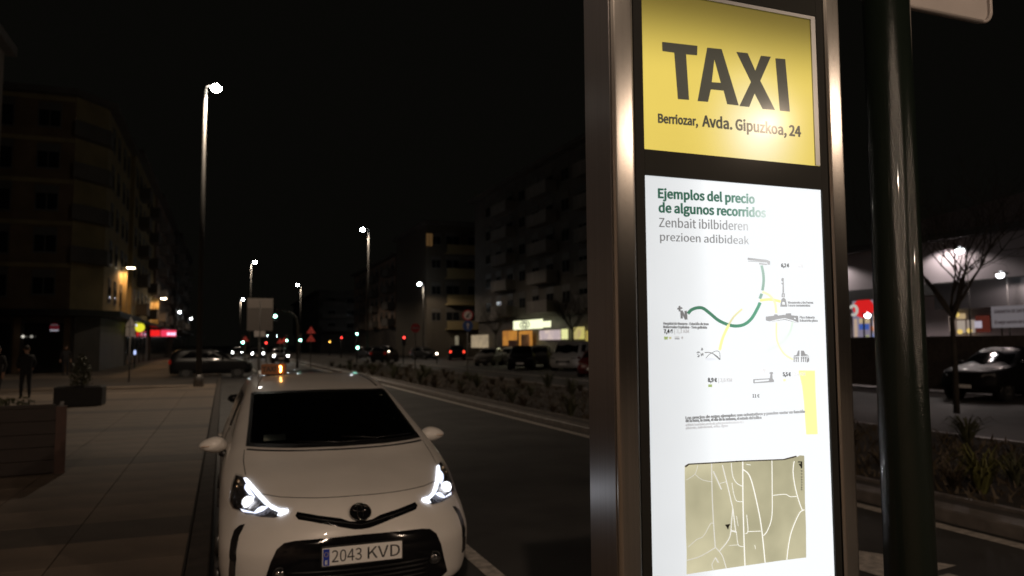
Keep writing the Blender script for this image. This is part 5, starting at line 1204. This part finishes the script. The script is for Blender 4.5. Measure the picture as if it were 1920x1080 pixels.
for px in (1623, 1637): p = sq(px, 620); MB().box(SX-.11, SX-.09, p.y-.05, p.y+.05, 1.15, 3.3).build('window_bar', M_dkf, st_)
for px0, px1, py0, py1, c in ((1781, 1793, 590, 622, (.8, .6, .5)), (1796, 1812, 588, 598, (.9, .65, .35)), (1796, 1812, 601, 624, (.7, .58, .48)), (1815, 1830, 600, 624, (.62, .5, .42)), (1829, 1843, 602, 615, (.8, .72, .85)), (1830, 1858, 592, 623, (.14, .03, .02))):
    blob(px0, px1, py0, py1, c, .5, .05 if px0 != 1830 else .03, 'lit_window')
for k, (px, py) in enumerate(((1806, 622), (1824, 620), (1800, 590))): p = sq(px, py); MB().ball((SX-.2, p.y, p.z), .11, 8, 6).build('spot', emat('gold spot', (1, .7, .2), .8), st_)
p0 = sq(1790, 560); p1 = sq(1990, 560); MB().box(SX-2.2, SX-.35, min(p1.y, 12), p0.y-.8, 3.15, 4.2).build('awning', mat('dark awning', (.035, .035, .038), .6), st_)
MB().box(SX-.06, SX-.012, sq(1843, 560).y, sq(1805, 560).y, 3.2, 4.0).build('awning_panel', mat('grey green panel', (.06, .08, .075), .6), st_)
# low wall and banner
lw = tag(MB().box(24.2, 24.5, 6, sq(1742, 640).y-.4, .13, 2.02).build('low_wall', mat('brown low wall', (.09, .07, .06), .85, noise=.25)), 'long brown wall below the store beyond the avenue', 'wall')
bn = thing('banner', 'white banner with two lines of faint lettering on the far wall', 'banner', (24.1, 12, 2.0))
a = atX(1859, 575, 24.1); b = atX(1859, 616, 24.1); c = atX(1990, 575, 24.1)
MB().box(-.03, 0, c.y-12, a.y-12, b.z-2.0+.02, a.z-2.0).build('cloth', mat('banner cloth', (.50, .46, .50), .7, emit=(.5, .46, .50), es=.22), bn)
def sidetext(s, y0, y1, z, h, x, m, par):
    me = textmesh(s, .01).copy(); co = np.empty(len(me.vertices)*3); me.vertices.foreach_get('co', co); co = co.reshape(-1, 3); mn, mx = co[:, 0].min(), co[:, 0].max()
    out = np.stack([x-np.zeros(len(co))+co[:, 2], y0-(co[:, 0]-mn)*(y0-y1)/(mx-mn), z+co[:, 1]*h/capheight()], 1); me.vertices.foreach_set('co', out.ravel()); me.materials.clear(); me.materials.append(m); return link('lettering', me, par)
wd_ = (a.y-c.y)
sidetext('GARANTIA DE ENTREGA', a.y-12-.12, a.y-12-wd_*.62, a.z-2.0-.23, .10, -.045, mat('banner print', (.22, .12, .12), .7), bn)
sidetext('El mejor servicio de la zona', a.y-12-.12, a.y-12-wd_*.62, a.z-2.0-.58, .10, -.045, mat('banner print', (.22, .12, .12), .7), bn)
for dy in (.3, 1.6): MB().tube([(.03, a.y-12-dy, 0), (.03, a.y-12-dy, a.z-2.0)], .025, 6).build('post', M_galv, bn)
for yy in (36, 31, 24): fl = thing('added_wall_light', {36: 'floodlight added under the store roof edge behind the totem', 31: 'floodlight added under the store roof edge beside the red sign', 24: 'floodlight added under the store roof edge above the awning'}[yy], 'fill_light', (SX-.5, yy, 6.2)); MB().box(-.08, .08, -.12, .12, -.08, 0).build('housing', M_dark, fl); MB().tube([(0, 0, 0), (.1, 0, .11)], .02, 6).build('bracket', M_dark, fl); light('added_fill', (-.25, 0, -.12), 280, (1, .89, .84), 2.6, .15, fl)  # lights added under the roof edge to brighten the store wall
# car-park lamps
def small_lamp(label, px, py, X_, lw=.25, en=500):
    p = atX(px, py, X_); t = street_lamp(label, X_-.05+.35, p.y, p.z, -.05, emat('car park lens', (.92, .95, 1), 14), en, (1, .80, .74), .035, lw, base=.13, pm=M_rubber, size=3.1); return t
small_lamp('car park lamp with wide bright head behind the bare tree', 1801, 468, 24.9, .20, 130)
small_lamp('car park lamp closer to the dark awning', 1877, 514, 27.0, .10, 120)
small_lamp('small bright lamp in front of the red store sign', 1628, 590, 26.5, .13, 160)
light('store_front_light', (27.2, 31, 5.6), 420, (1, .86, .88), 2.8, .3, small_lamp('tall car park lamp lighting the pale store wall', 1590, 440, 27.3, .2, 0)) if 0 else None

def branchy(seed, trunk_h, height, spread, r0):
    rd_ = random.Random(seed); tk = MB(); cr = MB()
    tk.tube([(0, 0, 0), (.02, 0, trunk_h*.5), (0, .01, trunk_h)], [r0, r0*.85, r0*.75], 10)
    def br(p, d, l, r, lev):
        pts = [p]; dd_ = d.copy(); q = p.copy()
        for _ in range(4): dd_ = (dd_+Vector((rd_.gauss(0, .13), rd_.gauss(0, .13), .06))).normalized(); q = q+dd_*l/4; pts.append(q.copy())
        cr.tube(pts, [r, r*.85, r*.7, r*.55, r*.4], 5 if lev > 1 else 8, cap=False)
        if lev < 5:
            for k in range(4 if lev < 3 else 3):
                i = rd_.choice((2, 3, 4)); u = Vector((rd_.gauss(0, 1), rd_.gauss(0, 1), rd_.gauss(.25, .5))).normalized(); br(pts[i], (dd_*.85+u*.75).normalized(), l*rd_.uniform(.6, .8), r*.5, lev+1)
    for k in range(6):
        a = 2*math.pi*k/6+rd_.uniform(-.3, .3); br(Vector((0, 0, trunk_h-.1+.05*k)), Vector((math.cos(a)*spread, math.sin(a)*spread, 1)).normalized(), height*.42, r0*.55, 1)
    return tk, cr
M_bark = mat('dark bark', (.035, .028, .023), .9, noise=.3, nscale=10)
q = gnd(1794, 775, .13)
t = thing('bare_tree', 'bare street tree with spreading branches in front of the store', 'tree', (q.x, q.y, .13)); tk, crw = branchy(11, 2.3, 3.9, .8, .075); tk.build('trunk', M_bark, t); crw.build('crown', M_bark, t)
for (px, py, sd, lb) in ((1075, 700, 21, 'bare tree before the pale corner facade of the large block'), (930, 690, 22, 'thin bare tree left of the fascia sign')):
    q = gnd(px, py, .0); q = atX(px, py, 24.2) if 0 else q
    t = thing('bare_tree', lb, 'tree', (24.9, q.y*24.9/q.x, .13)); tk, crw = branchy(sd, 2.6, 3.6, .7, .09); tk.build('trunk', M_bark, t); crw.build('crown', M_bark, t)
print('objects', len(bpy.data.objects), 'tris', sum(len(m.polygons) for m in bpy.data.meshes))
